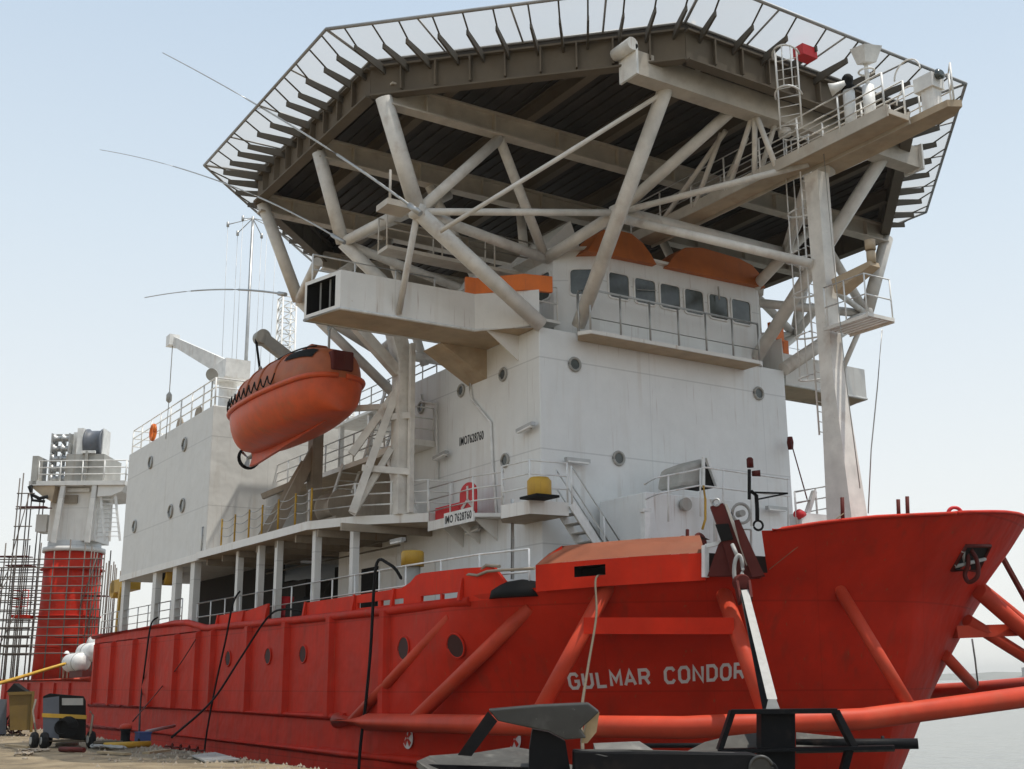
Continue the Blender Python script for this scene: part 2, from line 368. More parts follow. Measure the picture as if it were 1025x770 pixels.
ship = thing('support_ship', 'red offshore support ship with white superstructure and huge helideck over the bow', 'ship', (-20, 0, WZ))
def make_hull():
    b = MB()
    for side in (-1, 1):
        rows = []
        st = [-45+T_X0[0]+6]+[-38+i*2 for i in range(19)]
        st = [-1.0*k for k in (39, 34, 29, 24, 19, 14, 10, 7, 5, 3, 1.5)]
        ss = st+[.0]+[i/60 for i in range(1, 37)]+[.6001]+[i/60 for i in range(37, 61)]
        for s in ss:
            zt = sheer(s, side, True); nz = 22; row = []
            for k in range(nz+1):
                z = -2.6+(zt+2.6)*k/nz
                if s <= 0:
                    xs, x0, p, r = hpar(z)
                    # blend so that the after end is a straight vertical transom
                    X = x0+s; X = -39+(x0+39)*(s+39)/39
                    row.append(V((X, side*B, z)))
                else: row.append(hpt(z, s, side))
            rows.append(row)
        b.grid(rows)
        rows = []      # bow bulwark, cut off square at the anchor well
        for i in range(41):
            t = i/40; row = []
            for k in range(9):
                v = k/8; st_ = .614-.033*v; s = st_+(1-st_)*t; row.append(hpt(4.55+(sheer(max(s, .6001), side)-4.55)*v, s, side))
            rows.append(row)
        b.grid(rows)
    b.box(-39, -38.9, -B, B, -2.6, 4.2)
    # low after hull
    b.box(-66, -39.005, -B, B, -2.6, 2.2)
    h = b.build('hull', 'hull', ship); return h
hull = make_hull()
# main deck, foredeck and after deck
d = MB(); d.add([(-38.9, -B+.05, 4.12), (1.2, -B+.05, 4.12)]+[tuple(hpt(4.12, i/20)*1.0) for i in range(1, 21)]+[tuple(hpt(4.12, i/20, 1)) for i in range(19, 0, -1)]+[(1.2, B-.05, 4.12), (-38.9, B-.05, 4.12)], [tuple(range(43))])
d.box(-65.9, -39, -B+.1, B-.1, 2.204, 2.24)
d.build('deck', 'deck', ship)
# boot top (darker band near the water)
b = MB()
for side in (-1, 1):
    rows = []
    for s in [-39, -30, -20, -10, -4, 0]+[i/30 for i in range(1, 31)]:
        row = []
        for z in (-2.55, -1.6, -.75):
            if s <= 0: row.append(V((-39+(hpar(z)[1]+39)*(s+39)/39, side*(B+.012), z)))
            else: row.append(hpt(z, s, side, .012))
        rows.append(row)
    b.grid(rows)
b.build('boot_top', 'hull_low', hull)
# rubbing strakes
for z in (.93, -.18):
    b = MB(); b.poly([(-39, -B-.02, z), (-6, -B-.02, z), (3 if z < 0 else -5.8, -B+(.35 if z < 0 else -.02), z)], .13, 10); b.build('rubbing_strake', 'hull', hull)
# deck edge rail with its step
b = MB(); pl = [(-39.3, -B-.02, 4.56), (-24.4, -B-.02, 4.66), (-22.6, -B-.02, 4.62), (-19.9, -B-.02, 4.27), (-10, -B-.02, 4.15), (-2.8, -B-.02, 4.1), (1.8, -B+.12, 4.12)]
b.poly(pl, .14, 10); b.build('deck_edge_bar', 'hull', hull)
b = MB(); b.prism([(-39, -B-.0, 4.15), (-39, -B, 4.55), (-24.4, -B, 4.65), (-22.6, -B, 4.6), (-20, -B, 4.25), (-20, -B, 4.15)], (0, .12, 0)); b.build('deck_edge_plate', 'hull', hull)
for x in (-38.2, -34.8, -30.7, -27.5, -23.9, -20.9, -18.9, -14.7, -10.9, -7.0, -3.0):
    b = MB(); b.hexa([(x-.24, -B+.02, .95), (x-.15, -B-.2, .95), (x+.15, -B-.2, .95), (x+.24, -B+.02, .95)], [(x-.24, -B+.02, 4.2), (x-.15, -B-.2, 4.1), (x+.15, -B-.2, 4.1), (x+.24, -B+.02, 4.2)])
    b.build('fender_bar', 'hull', hull)
# round side scuttles in the red shell
for (px, py) in ((229, 658), (269, 657), (304, 655), (405, 649), (456, 648)):
    q = onhull(px, py); x = q.x
    r = .30 if px < 350 else .34
    if abs(q.y) > B-.08: n = V((0, -1, 0)); q.y = -B-.01
    else:
        s_ = s_of(q.y, 2.96); n = (hpt(2.96, s_+.01)-hpt(2.96, s_-.01)).cross(hpt(3.2, s_)-hpt(2.7, s_)); n = -n if n.dot(V((0, -1, 0))) < 0 else n; q = hpt(2.96, s_)+n.normalized()*.03
    n.normalize(); q.z = 2.96
    b = MB(); b.torus(q+n*.015, n, r, .03, 24, 8); ring = b.build('porthole', 'hull', hull)
    b = MB(); b.lathe(q+n*.012, n, [(r, 0), (r, .012)]); b.build('pane', 'scuttle', ring)  # flat disc, recess shade given by its colour
# thruster warning marks below the bolster tube
for px, py in ((409, 739), (516, 740), (300, 757)):
    if px == 300: continue
    q = onhull(px, py)
    b = MB(); b.lathe((q.x, q.y-.035, q.z), (0, 1, 0), [(.30, 0), (.30, .02)]); mk = b.build('thruster_mark', 'text', hull)
    b = MB()
    for k in range(4):
        a = PI/4+k*PI/2; c = V((math.cos(a), 0, math.sin(a))); t = V((-c.z, 0, c.x))
        o = V((q.x, q.y-.05, q.z)); b.prism([o+c*.03-t*.03, o+c*.24-t*.075, o+c*.24+t*.075, o+c*.03+t*.03], (0, .012, 0))
    b.build('thruster_symbol', 'hull', mk)
# ship's name, following the curve of the shell
s0 = s_of(onhull(570, 690).y, 1.78); s1 = s_of(onhull(744, 680).y, 2.0)
GLY = {'G': [[(.9, .8), (.72, 1), (.28, 1), (.08, .78), (.08, .22), (.28, 0), (.72, 0), (.92, .22), (.92, .48), (.55, .48)]],
       'U': [[(.1, 1), (.1, .22), (.3, 0), (.7, 0), (.9, .22), (.9, 1)]], 'L': [[(.12, 1), (.12, .0), (.88, .0)]],
       'M': [[(.06, 0), (.06, 1), (.5, .35), (.94, 1), (.94, 0)]], 'A': [[(.04, 0), (.5, 1), (.96, 0)], [(.22, .3), (.78, .3)]],
       'R': [[(.1, 0), (.1, 1), (.72, 1), (.9, .82), (.9, .64), (.72, .47), (.1, .47)], [(.55, .47), (.92, 0)]],
       'C': [[(.9, .8), (.72, 1), (.28, 1), (.08, .78), (.08, .22), (.28, 0), (.72, 0), (.9, .2)]],
       'O': [[(.28, 1), (.72, 1), (.92, .78), (.92, .22), (.72, 0), (.28, 0), (.08, .22), (.08, .78), (.28, 1)]],
       'N': [[(.1, 0), (.1, 1), (.9, 0), (.9, 1)]], 'D': [[(.1, 0), (.1, 1), (.66, 1), (.9, .76), (.9, .24), (.66, 0), (.1, 0)]]}
def name_pt(s, z0, v):
    p0 = hpt(z0, s); t = (hpt(z0, s+.002)-p0).normalized(); s_ = s
    for k in range(5):
        q = hpt(z0+v, s_); g = (hpt(z0+v, s_+.002)-q).dot(t)/.002; s_ -= (q-p0).dot(t)/g
    return hpt(z0+v, s_, -1, .014)
def hull_name(txt, H=.355, wd=.29, gap=.085, sw=.078, word=0):
    Ltot = sum((.22 if c == ' ' else wd)+gap for c in txt)-gap; b = MB(); x = 0
    def put(u, v): # u metres along, v metres up
        f = u/Ltot; s = s0+(s1-s0)*f; return name_pt(s, 1.80+.23*f, v)
    for c in txt:
        if c == ' ': word -= 1
        elif word == 0:
            for st in GLY[c]:
                P_ = [V((x+p[0]*wd, p[1]*H)) for p in st]; lp = (P_[0]-P_[-1]).length < 1e-6
                if lp: P_ = P_[:-1]
                Lf, Rt = [], []; m = len(P_)
                for k in range(m):
                    d0 = (P_[k]-P_[k-1]).normalized() if (k > 0 or lp) else None; d1 = (P_[(k+1) % m]-P_[k]).normalized() if (k < m-1 or lp) else None
                    d0 = d0 or d1; d1 = d1 or d0
                    n0, n1 = V((-d0.y, d0.x)), V((-d1.y, d1.x)); t = (n0+n1).normalized(); w_ = sw/2/max(.5, t.dot(n0)); Lf.append(P_[k]+t*w_); Rt.append(P_[k]-t*w_)
                for k in range(m if lp else m-1):
                    j = (k+1) % m; b.add([put(*Lf[k]), put(*Lf[j]), put(*Rt[j]), put(*Rt[k])], [(0, 1, 2, 3)])
        x += (.22 if c == ' ' else wd)+gap
    return b
for wd_ in (0, 1): hull_name('GULMAR CONDOR', word=wd_).build('ship_name', 'text', hull)
# bulwark plating along the starboard rail, with freeing slots
def plate(x0, x1, z0, z1, y=-B+.02): return [(x0, y, z0), (x1, y, z0), (x1, y, z1), (x0, y, z1)]
b = MB(); E = (0, .09, 0); y = -B+.03
for x0, x1, zt0, zt1 in ((-18.6, -15.6, 4.72, 4.78), (-15.6, -13.1, 4.72, 4.9)):
    b.prism([(x0, y, 4.2), (x1, y, 4.2), (x1, y, zt1), (x0, y, zt0)], E)
b.prism([(-9.4, y, 4.14), (-5.3, y, 4.10), (-5.3, y, 4.72), (-9.4, y, 4.72)], E)
b.prism([(-5.3, y, 4.10), (1.6, y, 4.10), (1.6, y, 4.24), (-5.3, y, 4.30)], E)            # below the slots
b.prism([(-5.3, y, 4.30), (-5.2, y, 4.30), (-5.2, y, 4.46), (-5.3, y, 4.46)], E)
b.prism([(-3.7, y, 4.285), (-3.5, y, 4.28), (-3.5, y, 4.44), (-3.7, y, 4.44)], E)
b.prism([(-2.0, y, 4.27), (-.9, y, 4.26), (-.9, y, 4.43), (-2.0, y, 4.43)], E)
b.prism([(.25, y, 4.25), (.35, y, 4.25), (.35, y, 4.40), (.25, y, 4.40)], E)
b.prism([(1.4, y, 4.24), (1.6, y, 4.24), (1.6, y, 4.40), (1.4, y, 4.40)], E)
b.prism([(-5.3, y, 4.46), (1.6, y, 4.40), (1.6, y, 5.02), (-.9, y, 5.08), (-1.25, y, 5.03), (-1.6, y, 4.86), (-2.1, y, 4.74), (-5.3, y, 4.72)], E)
q = hpt(4.2, s_of(8.5, 4.2))
b.hexa([(1.6, y, 4.10), (3.55, -8.62, 4.14), (3.55, -8.53, 4.14), (1.6, y+.09, 4.10)], [(1.6, y, 5.02), (2.75, -8.85, 4.98), (2.75, -8.76, 4.98), (1.6, y+.09, 5.02)])
b.build('bulwark', 'bulwark', hull)
b = MB()
for x in (-18.6, -15.6, -13.1, -9.4, -5.4, -2.6, 1.5):
    b = MB(); b.hexa([(x-.06, -B-.12, 4.15), (x+.06, -B-.12, 4.15), (x+.06, -B+.02, 4.15), (x-.06, -B+.02, 4.15)], [(x-.06, -B-.02, 4.75), (x+.06, -B-.02, 4.75), (x+.06, -B+.02, 4.75), (x-.06, -B+.02, 4.75)]); b.build('bulwark_stay', 'bulwark', hull)
# fairlead housing at the shoulder of the bow
sA = s_of(onhull(535, 590).y, 4.31); sB = s_of(onhull(705, 576).y, 4.54)
def zb(s): return sheer(s)-.12
b = MB(); NN = 16
sl = [sA+(sB-sA)*i/NN for i in range(NN+1)]
h0, h1 = 4, 7     # segments with the fairlead opening
for i in range(NN):
    a, c = sl[i], sl[i+1]
    za, zc = zb(a), zb(c); ta, tc_ = za+.68, zc+.68
    def fp(s, z): return hpt(4.5, s, -1, .13+(.0 if z < 0 else 0))*1+V((0, 0, z-4.5))
    if h0 <= i < h1:
        b.add([fp(a, za), fp(c, zc), fp(c, zc+.28), fp(a, za+.28)], [(0, 1, 2, 3)])
        b.add([fp(a, za+.55), fp(c, zc+.55), fp(c, tc_), fp(a, ta)], [(0, 1, 2, 3)])
    else: b.add([fp(a, za), fp(c, zc), fp(c, tc_), fp(a, ta)], [(0, 1, 2, 3)])
def tp(s, i): return hpt(4.5, s, -1, -.75)+V((.45 if i == 0 else 0, 0, zb(s)+1.22-4.5+.0))
e0 = [fp(sl[0], zb(sl[0])), fp(sl[0], zb(sl[0])+.68), tp(sl[0], 0), tp(sl[0], 0)-V((0, 0, 1.2))]
b.add(e0, [(0, 1, 2, 3)])
e1 = [fp(sl[-1], zb(sl[-1])), fp(sl[-1], zb(sl[-1])+.68), tp(sl[-1], 1), tp(sl[-1], 1)-V((0, 0, 1.2))]
b.add(e1, [(0, 1, 2, 3)])
hou = b.build('fairlead_housing', 'bulwark', hull)
b = MB()
rows = []
for i in range(NN+1):
    s = sl[i]; k = min(1, i/2.); t0 = fp(s, zb(s)+.683); t1 = tp(s, 1)
    if i == 0: t1 = t1+V((.45, 0, 0))
    rows.append([t0, t0.lerp(t1, .5)+V((0, 0, .05)), t1, t1+V((-.5, .8, -.02))])
b.grid(rows); b.build('housing_top', 'housing_top', hou)
b = MB()
a, c = sl[h0], sl[h1]
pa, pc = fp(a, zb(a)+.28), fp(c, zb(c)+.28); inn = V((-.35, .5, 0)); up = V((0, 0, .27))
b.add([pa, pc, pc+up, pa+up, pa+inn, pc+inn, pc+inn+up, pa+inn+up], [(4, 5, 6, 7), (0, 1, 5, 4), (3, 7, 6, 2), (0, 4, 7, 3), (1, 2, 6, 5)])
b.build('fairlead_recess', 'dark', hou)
# bow bulwark cap and closed chock opening
b = MB(); b.poly([hpt(sheer(i/60+.0001), i/60) for i in range(36, 61)], .05, 8); b.poly([hpt(sheer(i/60+.0001, 1), i/60, 1) for i in range(36, 61)], .05, 8); b.build('bulwark_cap', 'hull', hull)
def chock():
    c = [onhull(952, 570), onhull(978, 571), onhull(990, 546), onhull(966, 546)]
    n = V((.55, -.83, 0)); n = (c[1]-c[0]).cross(c[3]-c[0]).normalized(); n = -n if n.dot(CAM-c[0]) < 0 else n
    b = MB(); b.add([p+n*.02 for p in c], [(0, 1, 2, 3)]); ch = b.build('mooring_chock', 'dark', hull)
    b = MB(); b.poly([p+n*.03 for p in c], .055, 8, True); b.build('chock_frame', 'maroon', ch)
    b = MB(); b.tube(c[0].lerp(c[3], .15)+n*.04, c[1].lerp(c[2], .5)+n*.06, .05); b.tube(c[0].lerp(c[3], .75)+n*.05+V((0, 0, .05)), c[0].lerp(c[1], .35)+n*.08+V((0, 0, .2)), .06); b.build('chock_roller', 'grey', ch)
chock()
# low after hull fittings
b = MB(); b.poly([(-66, -B-.05, 2.28), (-39, -B-.05, 2.28)], .14, 8); b.build('after_rail', 'tube', hull)
for x in (-64, -60, -56, -52, -48, -44):
    b = MB(); b.box(x-.15, x+.15, -B-.14, -B+.02, -.1, 2.1); b.build('fender_bar', 'hull', hull)

# ------------------------------------------------------------------ anchor bolster (the orange tube cage round the bow)
bol = MB()
TP = [V((-6.3, -9.15, .82)), V((-3.5, -9.42, .84)), V((3.6, -9.3, .93)), V((8.5, -7.35, .95)), V((9.9, -3, 1.07)), V((11.5, 1.3, 1.55)), V((10.4, 4.6, 1.75)), V((8.6, 7.6, 1.85)), V((3.6, 9.3, 1.6)), V((-6.3, 9.15, 1.2))]
bol.poly(TP, .25, 16)
bolster = bol.build('anchor_bolster', 'tube', ship)
def tube_at(px):
    best = None
    for a, c in zip(TP[:5], TP[1:6]):
        for i in range(201):
            p = a.lerp(c, i/200); v = p-CAM
            r = -(v.x*AFT[0]+0)*1; rr = V((-v.x, v.y)); 
            right = -v.x*AFT[0]+v.y*PRT[0]; fw = -v.x*AFT[1]+v.y*PRT[1]
            y = -(v.z*cp-fw*sp); z = fw*cp+v.z*sp; x = right*cr-y*sr
            e = abs(512.5+F*x/z-px)
            if best is None or e < best[0]: best = (e, p)
    return best[1]
BR = []
for (tx, ty), bx, r in (((447, 619), 352, .155), ((527, 609), 412, .20), ((607, 585), 533, .20), ((722, 592), 770, .21), ((838, 588), 914, .16)):
    p = onhull(tx, ty); q = tube_at(bx); BR.append((p, q))
    d_ = (p-q).normalized()
    inw = V((-.5, .86, 0))*.14
    b = MB(); b.tube(p+inw+(p-q).normalized()*.12, q, r, n=14); b.build('bolster_brace', 'tube', bolster)
(p3, q3), (p4, q4) = BR[2], BR[3]
a = p3.lerp(q3, .30); c = p4.lerp(q4, .28)
b = MB(); b.bar(a, c, .32, .40); b.build('bolster_beam', 'bulwark', bolster)
# the port half of the cage, glimpsed beyond the stem
for (x0, y0, Y0), (x1, y1, Y1), r in (((980, 586, 4.0), (1062, 652, 7.6), .15), ((980, 592, 3.4), (1060, 662, 6.6), .22), ((968, 621, 3.6), (1062, 680, 7.0), .18), ((946, 656, 2.8), (974, 686, 4.4), .16)):
    b = MB(); b.tube(at(x0, y0, Y=Y0), at(x1, y1, Y=Y1), r, n=14); b.build('bolster_brace', 'tube', bolster)
b = MB(); b.bar(at(955, 633, Y=3.2), at(1062, 629, Y=6.8), .3, .34); b.build('bolster_beam', 'tube', bolster)
b = MB(); b.bar(at(1004, 559, Y=5.5), at(1030, 606, Y=6.5), .12, .12); b.build('fender_arm', 'maroon', bolster)

# ------------------------------------------------------------------ superstructure
sup = MB(); W = 5.4; ZT = 12.96
sup.box(-9.7, 0, -W, W, 4.12, ZT)
superstructure = sup.build('superstructure', 'white', ship, bev=.03)
# inner house aft of it, under the boat deck
b = MB(); b.box(-14.9, -9.705, -W, W, 4.12, 7.25); b.box(-21.2, -14.905, -2.6, 2.6, 4.12, 7.25); b.build('inner_house', 'white_s', ship)
b = MB(); b.box(-21.2, -14.905, -2.75, -2.605, 4.14, 7.2); b.box(-20.6, -17.8, -5.6, -3.0, 4.14, 6.3); b.lathe((-17.2, -4.8, 5.4), (1, 0, 0), [(.9, 0), (.9, .1), (.5, .15), (.5, 1.5), (.9, 1.55), (.9, 1.65)]); b.box(-30, -22, -4.5, -2, 4.14, 6.6); b.build('deck_machinery_shade', 'machinery', ship)  # dark gear; the first box is a sheet that paints the wall as shaded
def porthole(c, n, r, parent, m='rail'):
    b = MB(); b.torus(V(c)+V(n)*.03, n, r, .045, 24, 8); ring = b.build('porthole', m, parent)
    b = MB(); b.lathe(V(c)+V(n)*.012, n, [(r, -.005), (r, .012)]); b.build('pane', 'glass', ring)
for px, py in ((504, 375), (462, 391), (422, 408), (506, 461)): porthole(at(px, py, Y=-W-.01), (0, -1, 0), .2, superstructure, 'grey')
for px, py in ((575, 365), (759, 394), (619, 459)): porthole(at(px, py, X=.01), (1, 0, 0), .21, superstructure, 'grey')
# bulkhead lamps
def lamp(c, n, t, parent):
    c, n, t = V(c), V(n), V(t)
    b = MB(); b.bar(c-t*.45, c+t*.45, .16, .12); b.tube(c, c-n*.25, .03); l = b.build('bulkhead_lamp', 'steel', parent)
    b = MB(); b.bar(c-t*.4+n*.02-V((0, 0, .07)), c+t*.4+n*.02-V((0, 0, .07)), .13, .05); b.build('diffuser', 'rail', l)
lamp(at(578, 461, X=.25), (1, 0, 0), (0, 1, 0), superstructure)
lamp(at(777, 509, X=.25), (1, 0, 0), (0, 1, 0), superstructure)
lamp(at(526, 428, Y=-W-.22), (0, -1, 0), (1, 0, .1), superstructure)
lamp(at(441, 456, Y=-W-.25), (0, -1, 0), (1, 0, .1), superstructure)
lamp(at(474, 530, Y=-W-.3), (0, -1, 0), (1, 0, .1), superstructure)
lamp(at(398, 541, Y=-7.2), (0, -1, 0), (1, 0, 0), superstructure)
# pipes on the side wall
b = MB(); y = -W-.07
b.poly([at(470, 378, Y=y), at(472, 400, Y=y), at(491, 423, Y=y), at(493, 470, Y=y), at(497, 520, Y=y)], .05)
b.poly([at(422, 395, Y=y), at(423, 402, Y=y), at(437, 404, Y=y), at(437, 440, Y=y), at(438, 480, Y=y)], .045)
b.poly([at(513, 500, Y=-5.9), at(513, 580, Y=-5.9)], .06)
b.build('wall_pipe', 'rail', superstructure)
# IMO number, painted
def side_text(txt, p, q, h, parent, m='ink', y=-W-.008):
    a, c = at(*p, Y=y), at(*q, Y=y); dv = c-a
    text_mesh(txt, h, .006, lambda u, v, w: a+dv*u+V((0, -w, v)), .004).build('wall_number', m, parent)
side_text('IMO7628760', (460, 446.5), (484, 439.5), .42, superstructure)
# doors under the boat deck
for x in (-7.1, -13.9):
    b = MB(); pts = []
    for i in range(13):
        a = PI*i/12; pts.append(V((x+.42*math.cos(a), -W-.05, 5.95+.22*math.sin(a))))
    pts = [V((x+.42, -W-.05, 4.3))]+pts+[V((x-.42, -W-.05, 4.3))]
    b.prism(pts, (0, .045, 0)); dr = b.build('weather_door', 'white_s', superstructure)
    b = MB(); b.tube((x-.3, -W-.1, 5.2), (x-.05, -W-.1, 5.3), .025); b.build('door_handle', 'steel', dr)
# black slab painted as the shade inside an open doorway below the boat deck
b = MB(); b.box(-12.6, -11.2, -W-.06, -W-.003, 4.3, 6.3); b.build('doorway_shade', 'dark', superstructure)
b = MB()
for z in (6.75, 6.98): b.poly([(-21, -W-.3-.6*(z-6), z), (-8, -W-.3-.6*(z-6), z)], .04, 6)
for x in range(-21, -5, 2): b.box(x-.06, x+.06, -8.9, -W, 7.0, 7.26)
b.build('deckhead_pipe', 'brown', superstructure)

# bridge wings (starboard one faces the camera)
def wing(sd):
    f = (lambda p: V(p)) if sd < 0 else mir
    pl = [(0, -5.38), (-1.45, -6.92), (-1.55, -11.6), (-3.25, -12.05), (-3.25, -7.2), (-4.6, -5.39), (-1, -5.39)]
    z0, z1 = 12.965, 14.2
    b = MB(); n = len(pl); b.add([f((x, y, z0)) for x, y in pl]+[f((x, y, z1)) for x, y in pl], [tuple(range(n, 2*n))]+[(i, (i+1) % n, n+(i+1) % n, n+i) for i in range(n) if i != 2])
    # end wall with the opening
    A, C = V((-1.55, -11.6, 0)), V((-3.25, -12.05, 0))
    def ep(u, z): return f(A.lerp(C, u)+V((0, 0, z)))
    for u0, u1, za, zb_ in ((0, .14, z0, z1), (.94, 1, z0, z1), (.14, .94, z0, z0+.14), (.14, .94, z1-.12, z1)):
        b.add([ep(u0, za), ep(u1, za), ep(u1, zb_), ep(u0, zb_)], [(0, 1, 2, 3)])
    w = b.build('bridge_wing', 'white_s', ship)
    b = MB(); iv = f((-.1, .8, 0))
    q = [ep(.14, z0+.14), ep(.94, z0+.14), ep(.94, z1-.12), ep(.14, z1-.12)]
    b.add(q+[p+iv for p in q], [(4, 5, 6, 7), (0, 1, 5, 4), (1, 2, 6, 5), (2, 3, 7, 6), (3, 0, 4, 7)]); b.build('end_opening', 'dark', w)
    b = MB()
    for k in range(1, 3):
        b.bar(q[0].lerp(q[1], k/3)+iv*.2, q[3].lerp(q[2], k/3)+iv*.2, .04, .04)
    b.build('opening_bar', 'grey', w)
    b = MB(); b.add([f((x, y, z0-.004)) for x, y in pl], [tuple(range(n))]); b.build('wing_soffit', 'soffit', w)
    b = MB()   # lip round the soffit and sloped bracket under it
    b.poly([f((x, y, z0)) for x, y in pl[:5]], .05, 6); b.build('wing_lip', 'rail', w)
    b = MB(); b.prism([f((-3.2, -5.4, z0-.01)), f((-3.2, -7.2, z0-.01)), f((-3.2, -5.4, 11.95))], f((-1.25, 0, 0)) if sd > 0 else V((-1.25, 0, 0)))
    b.build('wing_bracket', 'soffit', w)
    b = MB(); b.prism([f((-1.2, -5.4, z0-.01)), f((-1.2, -6.6, z0-.01)), f((-1.2, -5.4, 12.1))], V((-.06, 0, 0))); b.build('wing_bracket', 'white_s', w)
    # orange screen
    b = MB(); zz = [14.2, 14.74]
    op = [(-1.46, -7.25), (-1.42, -6.9), (-.25, -5.78), (.0, -4.85)]
    for (x0, y0), (x1, y1) in zip(op[:-1], op[1:]):
        b.hexa([f((x0, y0, zz[0])), f((x1, y1, zz[0])), f((x1-.12, y1+.02, zz[0])), f((x0-.12, y0+.02, zz[0]))], [f((x0, y0, zz[1])), f((x1, y1, zz[1])), f((x1-.12, y1+.02, zz[1])), f((x0-.12, y0+.02, zz[1]))])
    b.build('orange_screen', 'orange', w)
    b = MB(); b.rail([f((-3.3, -11.8, z1)), f((-3.3, -7.4, z1))], 1.0, 2); b.build('wing_rail', 'rail', w)
for sd in (-1, 1): wing(sd)

# wheelhouse
wh = MB()
pl = [(.12, -3.05), (.12, 4.2), (-.5, 4.85), (-5, 4.85), (-5, -4.3), (-.75, -4.3)]
def prism_walls(pl, z0, z1, lean=0.):
    b = MB(); n = len(pl); b.add([(x, y, z0) for x, y in pl]+[(x+(lean if i in (0, 1) else 0), y, z1) for i, (x, y) in enumerate(pl)], [tuple(range(n)), tuple(range(n, 2*n))]+[(i, (i+1) % n, n+(i+1) % n, n+i) for i in range(n)]); return b
wheel = prism_walls(pl, 12.97, 15.92).build('wheelhouse', 'white', ship)
b = prism_walls([(.3, -3.2), (.3, 4.35), (-.45, 5.05), (-5.1, 5.05), (-5.1, -4.5), (-.75, -4.5)], 15.925, 16.03); b.build('roof', 'white_s', wheel)
def window(c, t, n, w, h):
    c, t, n = V(c), V(t).normalized(), V(n).normalized(); up = V((0, 0, 1))
    def rr(w, h, r, k=4):
        out = []
        for sx, sz, a0 in ((1, 1, 0), (-1, 1, PI/2), (-1, -1, PI), (1, -1, 1.5*PI)):
            for i in range(k+1):
                a = a0+i*PI/2/k; out.append(c+t*(sx*(w/2-r)+r*math.cos(a))+up*(sz*(h/2-r)+r*math.sin(a)))
        return out
    o, i_ = rr(w+.12, h+.12, .15), rr(w, h, .12); m = len(o)
    b = MB(); vs = [p+n*.004 for p in o]+[p+n*.045 for p in o]+[p+n*.045 for p in i_]+[p+n*.004 for p in i_]
    fs = []
    for k in range(3): fs += [(k*m+j, k*m+(j+1) % m, (k+1)*m+(j+1) % m, (k+1)*m+j) for j in range(m)]
    b.add(vs, fs); f = b.build('window', 'rail', wheel)
    b = MB(); b.add([p+n*.012 for p in i_], [tuple(range(m))]); b.build('pane', 'glass', f)
for (xa, xb) in ((609, 629.5), (635, 656), (660.5, 680.5), (685, 704), (709.5, 728.5), (732, 751)):
    ym = (275+(xa-609)*.19+301+(xa-609)*.185)/2+1.5
    p, q = at(xa, ym, X=.12), at(xb, ym+3.6, X=.12)
    c = (p+q)/2; c.z = 14.83; window(c, (0, 1, 0), (1, 0, 0), abs(p.y-q.y)-.03, .86)
ch = V((.12+.75, -3.05+4.3, 0)).normalized(); nn = V((ch.y, -ch.x, 0))
window(V((-.2, -3.5, 14.85)), ch, nn, .8, .86)
for x in (-1.35, -2.6): window((x, -4.3, 14.85), (1, 0, 0), (0, -1, 0), .85, .9)
window((-.2, 4.53, 14.83), (-.62, .65, 0), (.65, .62, 0), .6, .86)
# wipers / small lamp
b = MB(); b.tube(at(638, 290, X=.2), at(657, 291, X=.2), .012, n=5); b.tube(at(719, 287, X=.25), at(720, 300, X=.25), .03, n=6); b.build('window_wiper', 'grey', wheel)
# front balcony with its rail
b = MB(); y0, y1 = at(592, 335, X=.9).y, at(762, 358, X=.9).y
b.prism([(.01, y0+.1, 12.72), (.5, y0-.25, 12.72), (.9, y0, 12.72), (.9, y1, 12.72), (.01, y1, 12.72)], (0, 0, .12)); bal = b.build('balcony', 'white_s', ship)
b = MB(); b.prism([(.02, y0+.1, 12.716), (.45, y0-.2, 12.716), (.85, y0, 12.716), (.85, y1, 12.716), (.02, y1, 12.716)], (0, 0, -.01))
b.build('balcony_soffit', 'soffit', bal)
b = MB(); b.rail([(.05, y0+.1, 12.85), (.5, y0-.2, 12.85), (.86, y0, 12.85), (.86, y1-.05, 12.85)], 1.35, 1, .036, 1.3, .036)
b.poly([(.86, y0, 13.25), (.86, y1-.05, 13.25)], .018, 6); b.build('balcony_rail', 'steel', bal)
# little corner balcony
b = MB(); b.box(-1.9, -.35, -5.2, -4.32, 13.3, 13.4); b.rail([(-1.9, -5.15, 13.4), (-.4, -5.15, 13.4), (-.4, -4.4, 13.4)], 1.15, 2, .024, .8, .026); b.build('corner_balcony', 'white_s', wheel)
# orange screens over the bridge roof
def shield(pp, name):
    pts = [at(px, py, X=.36) for px, py in pp]
    b = MB(); zb_ = min(p.z for p in pts)
    def off(p): return V((.36-(p.z-15.9)*.12, p.y, p.z))
    fr = [off(p) for p in pts]; b.prism(fr, (-.9, .0, .0)); b.build(name, 'orange_b', wheel)
shield([(588, 251), (598, 236), (606, 229), (622, 230), (634, 233), (645, 243), (652, 254), (657, 265)], 'roof_screen')
shield([(668, 267), (676, 255), (688, 247), (705, 247), (742, 258), (755, 265), (761, 273), (766, 288)], 'roof_screen')
# white sloping casings behind the roof screens
b = MB(); b.prism([at(535, 256, X=-1.2), at(545, 246, X=-1.2), at(571, 221, X=-1.2), at(580, 247, X=-1.2), at(556, 268, X=-1.2)], (-2.2, 0, 0)); b.build('roof_casing', 'white_s', wheel)
b = MB(); b.prism([at(476, 283, X=-2.6), at(486, 270, X=-2.6), at(520, 262, X=-2.6), at(545, 262, X=-2.6), at(545, 285, X=-2.6)], (-1.4, 0, 0)); b.build('roof_casing', 'white_s', wheel)

